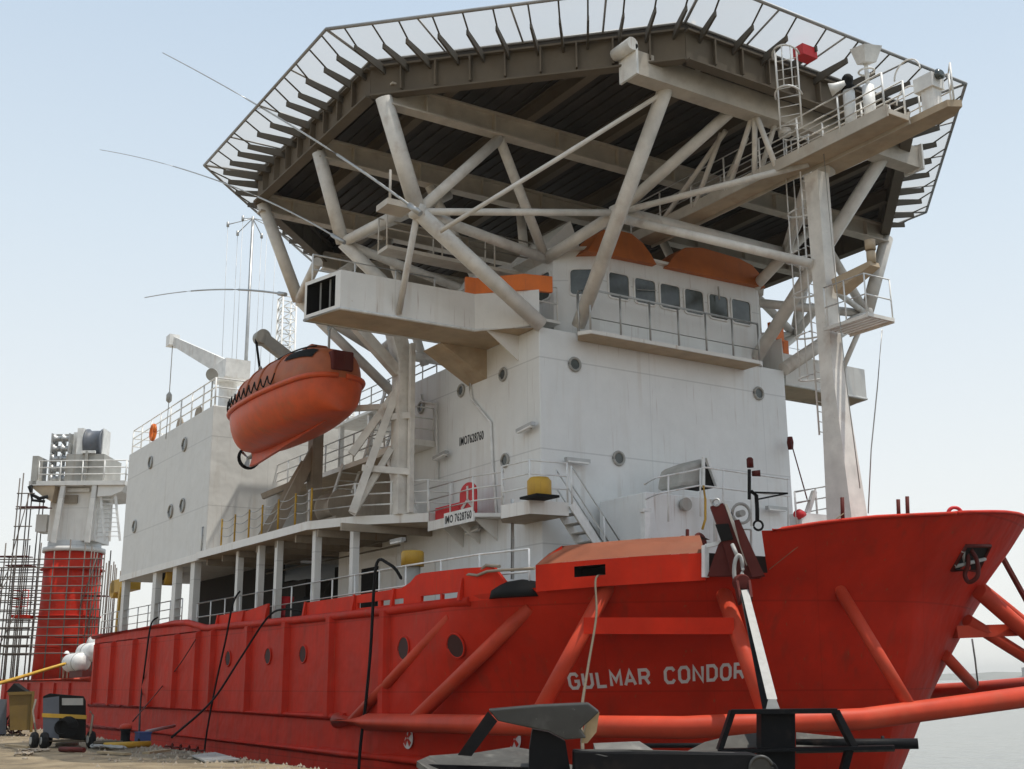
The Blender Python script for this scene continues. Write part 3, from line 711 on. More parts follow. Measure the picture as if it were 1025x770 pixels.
# ------------------------------------------------------------------ boat deck, posts, side platform and stair
bd = [(-21.25, -9.32), (-9.4, -9.15), (-7.4, -8.28), (-5.35, -6.45), (-5.35, -5.41), (-21.25, -5.41)]
b = MB(); b.prism([(x, y, 7.27) for x, y in bd], (0, 0, .3)); boatdeck = b.build('boat_deck', 'white_s', ship)
b = MB(); b.add([(x*1, y, 7.266) for x, y in bd], [tuple(range(6))]); b.build('deck_soffit', 'soffit', boatdeck)
for px in (239, 260, 278, 316, 354):
    q = at(px, 585, Y=-8.75); x = q.x; yy = -8.75 if px < 350 else -8.1
    if px == 354: x = at(354, 585, Y=-8.1).x
    b = MB(); b.box(x-.14, x+.14, yy-.12, yy+.12, 4.14, 7.26); b.build('deck_post', 'block', boatdeck)
# white three-bar rail at the forward end, yellow chain rail aft of it
b = MB(); b.rail([(-9.5, -9.05, 7.57), (-7.45, -8.2, 7.57), (-5.45, -6.4, 7.57), (-5.4, -5.5, 7.57)], 1.15, 3, .03, 1.6, .04); b.build('deck_rail', 'rail', boatdeck)
for i, px in enumerate((222, 235, 249, 262, 278, 295, 311)):
    q = at(px, 530, Y=-9.15); b = MB(); b.tube((q.x, -9.15, 7.57), (q.x, -9.15, 8.72), .04, n=8); b.build('yellow_stanchion', 'yellow', boatdeck)
xs = [at(px, 530, Y=-9.15).x for px in (222, 235, 249, 262, 278, 295, 311)]
b = MB()
for a, c in zip(xs[:-1], xs[1:]):
    for h in (.45, .8, 1.1):
        b.poly([(a+(c-a)*i/8, -9.15, 7.57+h-.12*math.sin(PI*i/8)) for i in range(9)], .018, 5)
b.rail([(-21.1, -9.15, 7.57), (-21.1, -5.6, 7.57)], 1.1, 3); b.build('chain', 'steel', boatdeck)
# side platform carrying the IMO board and stair to the foredeck
z = 7.2
b = MB(); b.prism([(-5.34, -6.42, z), (-2.3, -6.42, z), (-1.7, -5.41, z), (-5.34, -5.41, z)], (0, 0, -.12))
b.box(-5.34, -2.3, -6.46, -6.42, z-.26, z+.06); sp_ = b.build('side_platform', 'white_s', ship)
for x in (-4.8, -3.7, -2.6): b = MB(); b.prism([(x, -6.3, z-.13), (x, -5.41, z-.13), (x, -5.41, z-.8)], (.05, 0, 0)); b.build('platform_bracket', 'white_s', sp_)
p2 = [(-1.0, -5.41), (-1.0, -6.2), (-.2, -6.75), (1.15, -6.6), (1.3, -5.3), (.02, -5.3), (.02, -5.41)]
b = MB(); b.prism([(x, y, 6.75) for x, y in p2], (0, 0, .4)); cp_ = b.build('corner_platform', 'white_s', ship)
b = MB(); b.add([(x, y, 6.746) for x, y in p2], [tuple(range(7))]); b.build('platform_soffit', 'soffit', cp_)
b = MB(); b.rail([(-5.34, -6.42, z), (-2.4, -6.42, z), (-1.0, -6.15, 7.15), (-.2, -6.7, 7.15), (1.1, -6.55, 7.15), (1.25, -5.3, 7.15)], 1.2, 3, .026, 1.5, .032); b.build('platform_rail', 'rail', cp_)
# stair
st = MB(); a = V((1.0, -5.25, 7.1)); e = V((1.0, -2.9, 4.2))
for dx in (-.38, .38): st.bar(a+V((dx, 0, 0)), e+V((dx, 0, 0)), .05, .26, (0, 0, 1))
stair = st.build('stair', 'rail', ship)
b = MB()
for k in range(1, 11):
    p = a.lerp(e, k/11); b.box(p.x-.36, p.x+.36, p.y-.14, p.y+.14, p.z-.02, p.z+.02)
b.build('tread', 'grey', stair)
b = MB()
for dx in (-.4, .4):
    b.rail([a+V((dx, 0, 0)), e+V((dx, 0, 0))], 1.15, 2, .026, 1.7, .028)
b.build('handrail', 'rail', stair)
def imo_place(u, v, w): return V((-4.05+1.6*u, -6.462-w, z-.2+v))
b = MB(); b.box(-4.2, -2.32, -6.475, -6.461, z-.26, z+.2); b.build('number_board', 'rail', sp_)
text_mesh('IMO 7628760', .36, .008, lambda u, v, w: V((-4.12+1.72*u, -6.478-w, z-.15+v)), .003).build('number', 'ink', sp_)
# red house-flag board with its three-armed emblem
b = MB(); pts = [(-3.55, -6.25, z+.05), (-2.5, -6.25, z+.05), (-2.5, -6.25, z+.75)]+[(-3.02+.52*math.cos(t), -6.25, z+.75+.35*math.sin(t)) for t in [PI*i/10 for i in range(1, 10)]]+[(-3.55, -6.25, z+.75)]
b.prism(pts, (0, .05, 0)); b.box(-5.2, -3.6, -6.25, -5.95, z+.05, z+.52); em = b.build('emblem_board', 'red', sp_)
b = MB(); c = V((-3.02, -6.262, z+.52))
for aa in (90, 215, 325):
    a_ = math.radians(aa); d_ = V((math.cos(a_), 0, math.sin(a_))); t_ = V((-d_.z, 0, d_.x))
    b.prism([c-t_*.05, c+d_*.46-t_*.06, c+d_*.46+t_*.06, c+t_*.05], (0, -.012, 0))
b.build('emblem', 'text', em)
# main deck rail
b = MB(); b.rail([(-21.8, -8.95, 4.2), (-2.1, -8.95, 4.2), (1.8, -8.7, 4.2), (3.6, -8.25, 4.2)], 1.2, 2, .03, 1.75, .03); b.rail([(-38.5, -8.95, 4.6), (-24, -8.95, 4.6)], 1.15, 3, .03, 1.75, .03); b.build('deck_rail', 'rail', ship)

# mushroom vents and stores on the main deck
def vent(px, py, r=.5):
    q = at(px, py, Y=-8.2)
    b = MB(); b.lathe((q.x, -8.2, 4.13), (0, 0, 1), [(r*.7, 0), (r*.7, q.z-4.3)]); v = b.build('deck_vent', 'grey', ship)
    b = MB(); b.lathe((q.x, -8.2, q.z-.35), (0, 0, 1), [(r, 0), (r, .42), (r*.9, .48)]); b.build('vent_cap', 'yellow', v)
vent(413, 556, .36)
def drum(x, y, r, h, m): b = MB(); b.lathe((x, y, 4.13), (0, 0, 1), [(r, 0), (r, h*.33), (r*1.04, h*.34), (r, h*.35), (r, h*.66), (r*1.04, h*.67), (r, h*.68), (r, h)]); return b.build('oil_drum', m)
q = at(286, 597, Y=-8.3); tag(drum(q.x, -8.3, .32, 1.05, 'red'), 'dark red drum standing on the main deck behind the rail', 'drum')
b = MB(); q = at(303, 601, Y=-8.4); b.prism([(q.x-.9, -8.7, 4.14), (q.x+.9, -8.7, 4.14), (q.x+.8, -8.7, 5.0), (q.x-.9, -8.7, 4.8)], (0, .6, 0)); tag(b.build('deck_box', 'dark', None), 'black box beside the red drum on the main deck', 'box')
b = MB(); q = at(392, 515, Y=-5.6)

# ------------------------------------------------------------------ after deckhouse on posts
ax0, ax1 = at(121, 571, Y=-9.1).x, at(209.5, 480, Y=-9.1).x
az0, az1 = 7.55, at(211, 407, Y=-9.1).z
b = MB(); b.box(ax0, ax1, -9.1, 8.6, az0, az1); blk = b.build('after_deckhouse', 'block', ship, bev=.03)
b = MB(); b.box(ax0-.02, ax1+.04, -9.14, -9.09, az0-.28, az0+.02); b.box(ax0+.1, ax1+.03, -9.1, 8.5, az0-.28, az0-.005); b.build('fascia', 'white_s', blk)
for px, py in ((151, 463), (185, 445), (171, 512), (183, 506), (135, 527)): porthole(at(px, py, Y=-9.11), (0, -1, 0), .3, blk, 'grey')
for px in (127, 158, 178, 196):
    x = at(px, 590, Y=-8.8).x; b = MB(); b.box(x-.28, x+.28, -9.0, -8.7, 4.2, az0-.28); b.build('deck_post', 'block', blk)
b = MB(); b.box(ax0+1, ax1-.5, -5.5, -5.2, 4.14, az0-.3); b.build('recess_shade_wall', 'machinery', blk)  # near-black so the space behind the posts looks deep in shade
b = MB(); b.rail([(ax0+.3, 5, az1), (ax0+.2, -9.0, az1), (ax1-.1, -9.0, az1), (ax1-.1, -6, az1)], 1.3, 3, .035, 1.6, .04); b.build('roof_rail', 'rail', blk)
# winches and gear on its roof
for px in (180, 198): 
    b = MB(); q = at(px, 412, Y=-8.3); b.lathe((q.x, -8.3, az1+.5), (0, 1, 0), [(.5, 0), (.5, .08), (.28, .1), (.28, .6), (.5, .62), (.5, .7)]); b.box(q.x-.6, q.x+.6, -8.3, -7.5, az1+.002, az1+.25); b.build('roof_winch', 'brown', blk)
b = MB(); q = at(213, 375, Y=-8.7); b.lathe((q.x, -8.7, q.z), (.6, -.6, -.3), [(.1, -.25), (.28, 0), (.3, .1)]); b.tube((q.x, -8.7, q.z), (q.x, -8.7, az1), .04); b.build('floodlight', 'grey', blk)
# life ring hung on the rail
q = at(154, 433, Y=-9.06); b = MB(); b.torus((q.x, -9.10, q.z), (0, 1, 0), .36, .1, 24, 10); lr = b.build('life_ring', 'orange'); tag(lr, 'orange life ring hung on the roof rail of the after deckhouse', 'life ring')

# ------------------------------------------------------------------ raised inner deck behind the lifeboat
b = MB(); b.box(-20.8, -9.72, -4.4, 4.4, 7.58, 10.3); inn = b.build('upper_house', 'brown', ship)  # brown tone stands in for the shadow on this inner wall
b = MB(); b.box(-20.9, -9.71, -6.0, 4.4, 10.31, 10.5); wk = b.build('upper_walkway', 'white_s', inn)
b = MB(); b.add([(-20.9, -6.0, 10.306), (-9.71, -6.0, 10.306), (-9.71, -4.4, 10.306), (-20.9, -4.4, 10.306)], [(0, 1, 2, 3)]); b.build('walkway_soffit', 'soffit', inn)
b = MB(); b.rail([(-20.8, -5.95, 10.5), (-9.8, -5.95, 10.5)], 1.15, 3, .03, 1.3, .035); b.build('walkway_rail', 'rail', inn)
b = MB(); b.box(-9.4, -6.8, -6.4, -5.41, 10.2, 10.42); wp = b.build('wing_platform', 'white_s', superstructure)
b = MB(); b.rail([(-9.4, -6.35, 10.42), (-6.85, -6.35, 10.42), (-6.85, -5.45, 10.42)], 1.2, 3, .026, 1.3, .03); b.build('platform_rail', 'rail', wp)
# inclined ladders and framing in the gap
def ladder(p, q, w, wd, parent, n=10, m='rail'):
    p, q, w = V(p), V(q), V(w).normalized()*wd/2
    b = MB(); b.bar(p-w, q-w, .06, .16); b.bar(p+w, q+w, .06, .16)
    for k in range(1, n): c = p.lerp(q, k/n); b.bar(c-w, c+w, .14, .03)
    return b.build('ladder', m, parent)
ladder((-15.5, -5.7, 7.6), (-13.2, -5.7, 10.5), (0, 1, 0), .8, ship)
ladder((-12.4, -5.2, 10.5), (-10.2, -5.2, 13.4), (0, 1, 0), .8, ship)
ladder((-7.6, -6.0, 7.6), (-8.8, -6.0, 10.3), (0, 1, 0), .7, ship, 9)
b = MB(); b.box(-20.0, -11.0, -3.5, 3.8, 10.51, 10.9)
b.rail([(-19.5, -3.6, 10.5+3.0), (-10, -3.6, 13.5)], 1.1, 3, .03, 1.2); b.box(-19.5, -9.72, -3.8, 3.8, 13.38, 13.5)
for x in (-19, -16, -13, -10.2): b.box(x-.1, x+.1, -3.7, -3.5, 10.9, 13.4)
b.build('upper_gallery', 'white_s', ship)
def lattice(p, h, w, parent, name='lattice_mast', n=None, m='rail', r=.04):
    p = V(p); b = MB(); n = n or max(2, int(h/w))
    cs = [V((sx*w/2, sy*w/2, 0)) for sx, sy in ((-1, -1), (1, -1), (1, 1), (-1, 1))]
    for c in cs: b.tube(p+c, p+c+V((0, 0, h)), r*1.5, n=6)
    for k in range(n+1):
        z = V((0, 0, h*k/n))
        for i in range(4):
            b.tube(p+cs[i]+z, p+cs[(i+1) % 4]+z, r, n=5)
            if k < n: b.tube(p+cs[i]+z, p+cs[(i+1) % 4]+V((0, 0, h*(k+1)/n)), r*.8, n=5)
    return b.build(name, m, parent)
q = at(286, 340, Y=1); lattice((q.x, 1, 14), at(285, 301, Y=1).z-14, .9, ship, n=16)
q = at(312, 345, Y=0); lattice((q.x, 0, 13.5), 5.2, 1.0, ship, n=7)
q = at(345, 350, Y=0); lattice((q.x, 0, 13.5), 3.8, .9, ship, n=5)
# tall pole mast with wire aerials
q = at(246, 365, Y=-2); t_ = at(248, 222, Y=-2)
b = MB(); b.tube((q.x, -2, az1), (q.x, -2, t_.z), .13, .09, n=10)
for a in range(6):
    v = V((math.cos(a*PI/3+.3), math.sin(a*PI/3+.3), 0))*1.5; tp_ = V((q.x, -2, t_.z-.1)); b.tube(tp_, tp_+v-V((0, 0, .6)), .03, n=5); b.tube(tp_+v-V((0, 0, .75)), tp_+v-V((0, 0, .45)), .09, n=6); b.tube(tp_+v-V((0, 0, .6)), V((q.x, -2, az1))+v*.9, .014, n=4)
b.build('aerial_mast', 'steel', ship)

# ------------------------------------------------------------------ helideck
HC = V((-4.7, 0, 0)); RI, RO = 11.55, 13.35
def octo(R, z): 
    R = R/math.cos(PI/8); return [HC+V((R*math.cos(PI/8+k*PI/4), R*math.sin(PI/8+k*PI/4), z)) for k in range(8)]
ZD = 20.25
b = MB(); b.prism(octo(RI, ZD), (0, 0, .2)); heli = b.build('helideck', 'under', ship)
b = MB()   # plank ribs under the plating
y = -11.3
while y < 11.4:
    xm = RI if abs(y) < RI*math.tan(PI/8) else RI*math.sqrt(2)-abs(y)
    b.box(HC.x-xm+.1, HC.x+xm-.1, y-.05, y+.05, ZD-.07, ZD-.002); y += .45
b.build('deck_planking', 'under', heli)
b = MB(); oo = octo(RI-.05, ZD-.52)
for k in range(8): b.ibeam(oo[k], oo[(k+1) % 8], .36, 1.0, .06, .05)
b.build('edge_girder', 'beam', heli)
b = MB()
for k in range(8):
    a, c = octo(RI+.03, 0)[k], octo(RI+.03, 0)[(k+1) % 8]; n = 9
    for i in range(1, n):
        p = a.lerp(c, i/n); d_ = (p-HC).normalized(); b = MB(); b.bar(p+V((0, 0, ZD-.05)), p+V((0, 0, ZD-.9)), .05, .26, d_); b.build('girder_stiffener', 'beam', heli)
for y in (-9.2, -6.1, -3.05, 0, 3.05, 6.1, 9.2):
    xm = (RI if abs(y) < RI*math.tan(PI/8) else RI*math.sqrt(2)-abs(y))-.2
    b = MB(); b.ibeam((HC.x-xm, y, ZD-.34), (HC.x+xm, y, ZD-.34), .3, .54); b.build('deck_beam', 'beam', heli)
GX = {'a': .45, 'b': -4.1, 'c': -9.5, 'd': -14}
for k, x in GX.items():
    ym = (RI if abs(x-HC.x) < RI*math.tan(PI/8) else RI*math.sqrt(2)-abs(x-HC.x))-.1
    b = MB(); b.ibeam((x, -ym, 19.27), (x, ym, 19.27), .42, .74, .06, .06)
    for i in range(9):
        yy = -ym+2*ym*(i+.5)/9; b.box(x-.2, x+.2, yy-.02, yy+.02, 18.95, 19.6)
    b.build('cross_girder', 'girder', heli)
b = MB(); b.bar((5.9, -6.15, 19.15), (5.9, 6.15, 19.15), .55, .75); fg = b.build('front_box_girder', 'girder', heli)
for sd in (-1, 1):
    b = MB(); b.box(5.5, 6.3, sd*6.15-.04, sd*6.15+.04, 18.7, 19.62)
    if sd < 0: b.tube((5.5, sd*6.3, 19.6), (6.3, sd*6.3, 19.6), .2)
    b.build('girder_end_cap', 'rail', fg)

# safety nets, frames and their arms
oi, ot = octo(RI+.02, ZD+.2), octo(RO, ZD+.36)
for k in range(8):
    j = (k+1) % 8
    b = MB(); b.add([oi[k], oi[j], ot[j], ot[k]], [(0, 1, 2, 3)]); nt_ = b.build('safety_net', 'net', heli)
    b = MB(); b.tube(ot[k], ot[j], .055, n=6); b.tube(oi[k], oi[j], .045, n=6); b.tube(oi[k], ot[k], .05, n=6)
    n = 4
    for i in range(1, n):
        a, c = oi[k].lerp(oi[j], i/n), ot[k].lerp(ot[j], i/n)
        b.tube(a, c, .035, n=5)
    b.build('net_frame', 'net_frame', nt_)
    rng = random.Random(k)
    na = {5: 12, 6: 12, 4: 10}.get(k, 8)
    for i in range(na):
        u = (i+.5+rng.uniform(-.12, .12))/na
        a, c = oi[k].lerp(oi[j], u), ot[k].lerp(ot[j], u)
        d_ = (c-a); d_.z = 0; d_.normalize()
        ln = 1.30+rng.uniform(-.12, .12)
        b = MB(); b.taper(a-V((0, 0, .34))-d_*.1, a+d_*ln-V((0, 0, .26)), .07, .30, .06, .17)
        b.tube(a+d_*(ln-.12)-V((0, 0, .2)), a.lerp(c, .98), .028, n=5)
        b.build('net_arm', 'arm', heli)
# signal red box under the forward edge
b = MB(); q = at(806, 56, Z=20.0); b.box(q.x-.2, q.x+.2, q.y-.3, q.y+.3, 19.9, 20.24); b.build('equipment_box', 'red', heli)
# bent drain pipe under the forward starboard corner
b = MB(); b.poly([at(694, 22, X=6.4), at(694, 38, X=6.4), at(703, 55, X=6.3), at(704, 65, X=6.2), at(696, 73, X=6.1), at(680, 83, X=6.0), at(560, 158, X=3.6), at(500, 195, X=2.2), at(440, 232, X=1.0)], .075, 8); b.build('drain_pipe', 'tubew', heli)

# ------------------------------------------------------------------ tubular truss carrying the helideck
truss = MB()
N1 = at(418, 212, X=.2); N2 = at(618, 213, X=2.05); G1 = at(384, 98, X=.42)
N3 = at(546, 259, X=-1.0); K1 = at(500, 139, X=.42)
T0 = at(668, 84, X=5.85); L0 = at(579, 326, X=.1); T1 = at(740, 104, X=5.85)
C1 = V((0.05, -5.35, 13.0))
first = None
def strut(p, q, r, both=True, name='truss_tube'):
    global first
    for sd in ((-1, 1) if both else (-1,)):
        P_, Q_ = (p, q) if sd < 0 else (mir(p), mir(q))
        b = MB(); b.tube(P_, Q_, r*.86, n=14); b.build(name, 'tubew', truss_root)
truss_root = MB(); truss_root.tube((5.9, 0, 18.72), (5.9, 0, 18.5), .2)
truss_root = truss_root.build('deck_truss', 'tubew', ship)
for n_ in (N1, N2, mir(N1), mir(N2)): b = MB(); b.lathe(n_-V((0, 0, .3)), (0, 0, 1), [(.12, .05), (.27, .14), (.27, .46), (.12, .55)]); b.build('node_can', 'tubew', truss_root)
strut(G1, N1, .30); strut(N1, C1, .29); strut(N1, K1, .20); strut(K1, N3, .19); strut(N1, N3, .2)
strut(N1, N2, .13); strut(T0, L0, .27); strut(T1, N2, .21); strut(N2, N3, .23)
b = MB(); b.tube(N2, mir(N2), .25, n=14); b.build('truss_tube', 'tubew', truss_root)
strut(N2, V((7.1, -.35, 17.0)), .12, True)
strut(N1, at(399, 314, X=-1.5), .12)
# after bays of the truss
G2 = at(319, 153, X=-4.1); N4 = at(343, 243, X=-4.1); G3 = at(263, 204, X=-9.5); N5 = at(299, 301, X=-9.5)
strut(G2, N4, .26); strut(G3, N5, .27); strut(N4, V((-4.1, -7.5, 14.0)), .25); strut(N5, V((-9.5, -6.4, 14.3)), .25)
strut(N4, V((-4.1, -5.2, 15.2)), .18); strut(N4, at(402, 212, X=-1.8), .2); strut(at(450, 195, X=-4.1), N4, .2)
strut(V((-9.5, -6, 18.9)), N5, .2); strut(N5, at(318, 262, X=-6.5), .2)
strut(V((-4.1, -7.2, 18.9)), V((-4.1, -5.0, 15.3)), .2); strut(V((-9.5, -6.2, 18.9)), V((-9.5, -4.4, 14.0)), .2)
strut(V((-4.1, -3.4, 18.9)), V((-3.0, -3.9, 16.0)), .2)
b = MB(); b.tube((-4.1, -5.2, 15.2), (-4.1, 5.2, 15.2), .2); b.build('truss_tube', 'tubew', truss_root)
b = MB(); b.tube((-9.5, -6.4, 14.3), (-9.5, 6.4, 14.3), .2); b.build('truss_tube', 'tubew', truss_root)
strut(V((-9.5, -6.4, 14.3)), V((-4.1, -7.5, 14.05)), .16)
strut(N5, V((-9.6, -5.4, 12.5)), .22)
# low gallery with handrail between the after bays
b = MB(); b.bar((-2.0, -10.0, 15.3), (-2.0, -4.0, 15.3), .7, .12); b.rail([(-1.7, -10.0, 15.36), (-1.7, -4.0, 15.36)], 1.15, 2, .026, 2.1, .028); b.rail([(-2.3, -10.0, 15.36), (-2.3, -4, 15.36)], 1.1, 1, .026, 2.1, .028); b.build('truss_gallery', 'girder', truss_root)
b = MB(); q = at(410, 208, X=.9); b.box(q.x-.7, q.x+.05, q.y-.75, q.y+.1, q.z-.05, q.z+.14); b.tube((q.x-.1, q.y-.6, q.z), (q.x-.1, q.y-.6, q.z+1.1), .04); b.build('lamp_bracket', 'girder', truss_root)

# ------------------------------------------------------------------ forward pillar and catwalk
b = MB()
def ring(x0, x1, y, z): return [(x0, -y, z), (x1, -y, z), (x1, y, z), (x0, y, z)]
lv = [ring(6.75, 7.85, .38, 4.1), ring(6.78, 7.65, .32, 6.6), ring(6.85, 7.32, .24, 10.6), ring(6.8, 7.32, .24, 16.75)]
for a, c in zip(lv[:-1], lv[1:]): b.hexa(a, c)
pillar = b.build('pillar', 'tubew', ship)
b = MB(); b.tube((7.1, .2, 16.9), (5.95, 3.6, 18.8), .27, n=14); b.build('truss_tube', 'tubew', truss_root)
strut(V((6.9, -.3, 13.9)), V(mir(N2))*1.0 if False else V((2.05, -3.85, 16.3)), .16)
# caged ladder down its after side
def caged(p, h, w, parent, d=V((0, -1, 0)), st=1.8):
    p = V(p); d = d.normalized(); s_ = V((-d.y, d.x, 0)); b = MB()
    for k in (-1, 1): b.tube(p+s_*k*w/2, p+s_*k*w/2+V((0, 0, h)), .028, n=6)
    for i in range(int(h/.3)): b.tube(p-s_*w/2+V((0, 0, .3*i+.1)), p+s_*w/2+V((0, 0, .3*i+.1)), .014, n=5)
    for i in range(int((h-st)/1.3)+1):
        z = V((0, 0, st+1.3*i)); b.poly([p+z+s_*(w*.62*math.cos(a))+d*(.72*math.sin(a)) for a in [PI*k/10 for k in range(11)]], .03, 6)
    for a in (.3, .5, .7): b.tube(p+s_*(w*.62*math.cos(PI*a))+d*.72*math.sin(PI*a)+V((0, 0, st)), p+s_*(w*.62*math.cos(PI*a))+d*.72*math.sin(PI*a)+V((0, 0, st+1.3*int((h-st)/1.3))), .02, n=5)
    return b.build('caged_ladder', 'rail', parent)
caged((6.55, .1, 8.8), 9.6, .55, pillar, V((-1, -.15, 0)))
caged(at(792, 128, X=7.7), 2.5, .62, heli, V((.55, -.83, 0)), 1.0)
b = MB(); b.poly([(7.85, -.5, 17.0), (8.0, -.62, 14), (8.1, -.6, 10), (8.2, -.5, 7)], .014, 6); b.build('pillar_cable', 'grey', pillar)
# bracket platforms on the pillar
q0, q1 = at(843, 285, Y=.1), at(876, 272, Y=.1)
b = MB(); b.taper((7.5, .1, 13.05), (8.85, .1, 13.35), .5, .45, .4, .14); b.tube((8.75, .1, 13.4), (8.75, .1, 13.75), .13); b.tube((8.75, .1, 13.8), (8.75, .1, 14.1), .15); b.build('lamp_bracket', 'soffit', pillar)
b = MB(); pz = 11.72
for k in range(6): b.bar((7.4, -.5+k*.19, pz), (9.0, -.5+k*.19, pz), .10, .05)
b.bar((7.4, -.57, pz-.03), (9.0, -.57, pz-.03), .05, .1); b.bar((7.4, .52, pz-.03), (9.0, .52, pz-.03), .05, .1); b.bar((9.0, -.57, pz), (9.0, .52, pz), .05, .1)
pp_ = b.build('grating_platform', 'tubew', pillar)
b = MB(); b.rail([(7.5, -.55, pz), (8.98, -.55, pz), (8.98, .5, pz)], 1.2, 2, .022, .8, .022); b.build('platform_rail', 'rail', pp_)
# catwalk
zc = 17.0
b = MB(); b.box(-.7, 10.6, -.95, -.05, zc, zc+.14); b.box(-.7, 10.6, -.97, -.93, zc-.1, zc+.26); b.box(-.7, 10.6, -.07, -.03, zc-.1, zc+.26)
cat = b.build('catwalk', 'girder', ship)
b = MB(); b.box(-.7, 10.6, -.9, -.1, zc-.02, zc-.006); b.build('catwalk_soffit', 'soffit', cat)
b = MB(); b.prism([(7.0, .15, zc), (11.7, .15, zc), (11.9, .5, zc), (11.4, .8, zc), (7.0, .95, zc)], (0, 0, .2)); b.build('catwalk_branch', 'soffit', cat)
b = MB(); b.rail([(-.7, -.95, zc+.1), (10.5, -.95, zc+.1)], 1.15, 3, .024, 1.5, .03); b.rail([(1.5, -.08, zc+.1), (10.5, -.08, zc+.1)], 1.15, 3, .024, 1.5, .03)
b.rail([(8.2, .9, zc+.2), (11.4, .75, zc+.2), (11.8, .3, zc+.2)], 1.1, 2, .024, 1.2, .028); b.build('catwalk_rail', 'rail', cat)
for x, x2, sd in ((.8, 4.6, -.9), (2.6, 4.4, -.9), (4.2, 5.8, -.9), (5.4, 5.9, -.9), (2.4, 4.6, .0), (4.4, 5.9, .0), (6.3, 5.95, -.9)):
    b = MB(); b.tube((x, sd, zc+.1), (x2, sd-.35, 18.9), .085, n=8); b.build('catwalk_hanger', 'tubew', cat)
# lamps at the forward end
b = MB(); q = at(866, 56, Y=-.5); k_ = .62
b.hexa([q+V((-.3, -.25, -.4))*k_, q+V((.25, -.35, -.5))*k_, q+V((.35, .3, -.4))*k_, q+V((-.2, .35, -.3))*k_], [q+V((-.45, -.5, .4))*k_, q+V((.5, -.6, .2))*k_, q+V((.65, .45, .35))*k_, q+V((-.35, .5, .55))*k_]); fl = b.build('floodlight', 'rail', cat)
b = MB(); b.tube(q-V((0, 0, .2)), (q.x, q.y, zc+1.3), .06); b.tube((q.x, q.y, zc+1.35), (q.x, q.y, zc+.1), .17); b.torus((q.x, q.y, q.z-.5), (0, 0, 1), .22, .03); b.build('lamp_post', 'rail', fl)
b = MB(); q = at(849, 88, Y=-.6); b.tube((q.x, q.y, zc+.1), (q.x, q.y, q.z-.1), .17); pq = b.build('lamp_post', 'rail', cat)
b = MB(); b.lathe((q.x, q.y, q.z-.1), (0, 0, 1), [(.2, 0), (.2, .12), (.12, .16), (.16, .3), (.16, .42), (.1, .5)]); b.build('signal_lamp', 'black', pq)
b = MB(); q = at(836, 88, Y=-.9); b.lathe(q, (-.8, -.5, -.2), [(.1, -.3), (.14, .0), (.2, .15)]); b.build('floodlight', 'rail', cat)
b = MB(); q = at(931, 84, Y=.5); b.box(q.x-.36, q.x+.26, q.y-.26, q.y+.26, q.z-.22, q.z+.2); b.box(q.x-.2, q.x+.2, q.y-.18, q.y+.18, zc+.2, q.z-.22); bx_ = b.build('lamp_housing', 'rail', cat)
b = MB(); b.lathe((q.x+.27, q.y, q.z+.12), (1, -.2, .2), [(.13, 0), (.17, .1), (.09, .16)]); b.build('lens', 'glass', bx_)
b = MB(); b.torus(at(908, 75, Y=.5), (0, 1, 0), .45, .025, 12, 6, 0, PI); b.torus(at(909, 100, Y=.5), (0, 1, 0), .4, .025, 12, 6, 0, PI); b.build('hoop', 'rail', cat)

# whip aerials
def whip(p, m, q, r):
    p, m, q = V(p), V(m), V(q); c = m*2-(p+q)*.5; b = MB()
    pts = [p*(1-t)**2+c*2*t*(1-t)+q*t*t for t in [k/24 for k in range(25)]]
    b.poly(pts[:9], r, 6); b.poly(pts[8:17], r*.75, 6); b.poly(pts[16:], r*.5, 6); b.tube(p, p+(pts[2]-p)*.6, r*2, n=8); b.build('whip_aerial', 'steel', ship)
whip(at(421, 214, Y=-10.7), at(292, 126, Y=-12.8), at(163, 53, Y=-14.5), .045)
whip(at(345, 243, Y=-11.0), at(215, 180, Y=-13.0), at(100, 150, Y=-14.5), .034)
whip(at(286, 295, Y=-11.9), at(215, 290, Y=-12.9), at(145, 298, Y=-14), .036)

# ------------------------------------------------------------------ lifeboat
LB = V((-10.95, -9.35, 10.75)); LL = 4.7; LW = 1.62
lifeboat = thing('lifeboat', 'enclosed orange lifeboat hanging in its davits beside the superstructure', 'lifeboat', LB)
lifeboat.rotation_euler = (0, math.radians(-.5), 0)
def lbw(u): return max(.002, (1-abs(u)**2.5)**.62) if u < 0 else (0 if u > .9995 else (1-.42*u**2)*(1-abs(u)**16)**.5)
def lsec(u, part):
    """half section from keel to ledge ('hull') or ledge to crown ('top')"""
    w = LW*lbw(u); out = []
    sheer_ = 1.32+(.2 if u < 0 else .04)*abs(u)**2; keel = .0+(.55*abs(u)**5 if u < 0 else .18*u**2)
    if part == 'hull':
        for k in range(9):
            t = k/8; y = w*(math.sin(t*PI/2)**.72); z = keel+(sheer_-keel)*(1-math.cos(t*PI/2))**1.05
            out.append((y, z))
    else:
        top = (2.85-.85*abs(u)**2.2) if u < 0 else 2.85-.42*u**3-.5*u**14; wt = w*.97
        for k in range(11):
            t = k/10; a = t*PI/2
            y = wt*math.cos(a)**.62; z = sheer_-.01+(top-sheer_+.01)*math.sin(a)**.8
            out.append((y, z))
    return out
def lmesh(part):
    b = MB(); rows = []
    n = 40
    for i in range(n+1):
        u = -math.cos(PI*i/n)*.9999
        s_ = lsec(u, part)
        full = [V((u*LL, -y, z)) for y, z in s_]; oth = [V((u*LL, y, z)) for y, z in s_]
        rows.append((full[::-1]+oth[1:]) if part == 'hull' else (full+oth[::-1][1:]))
    b.grid([[p+LB for p in r] for r in rows]); return b
lh = lmesh('hull').build('hull', 'boat', lifeboat); lt = lmesh('top').build('canopy', 'boat_top', lifeboat)
b = MB(); rows = []
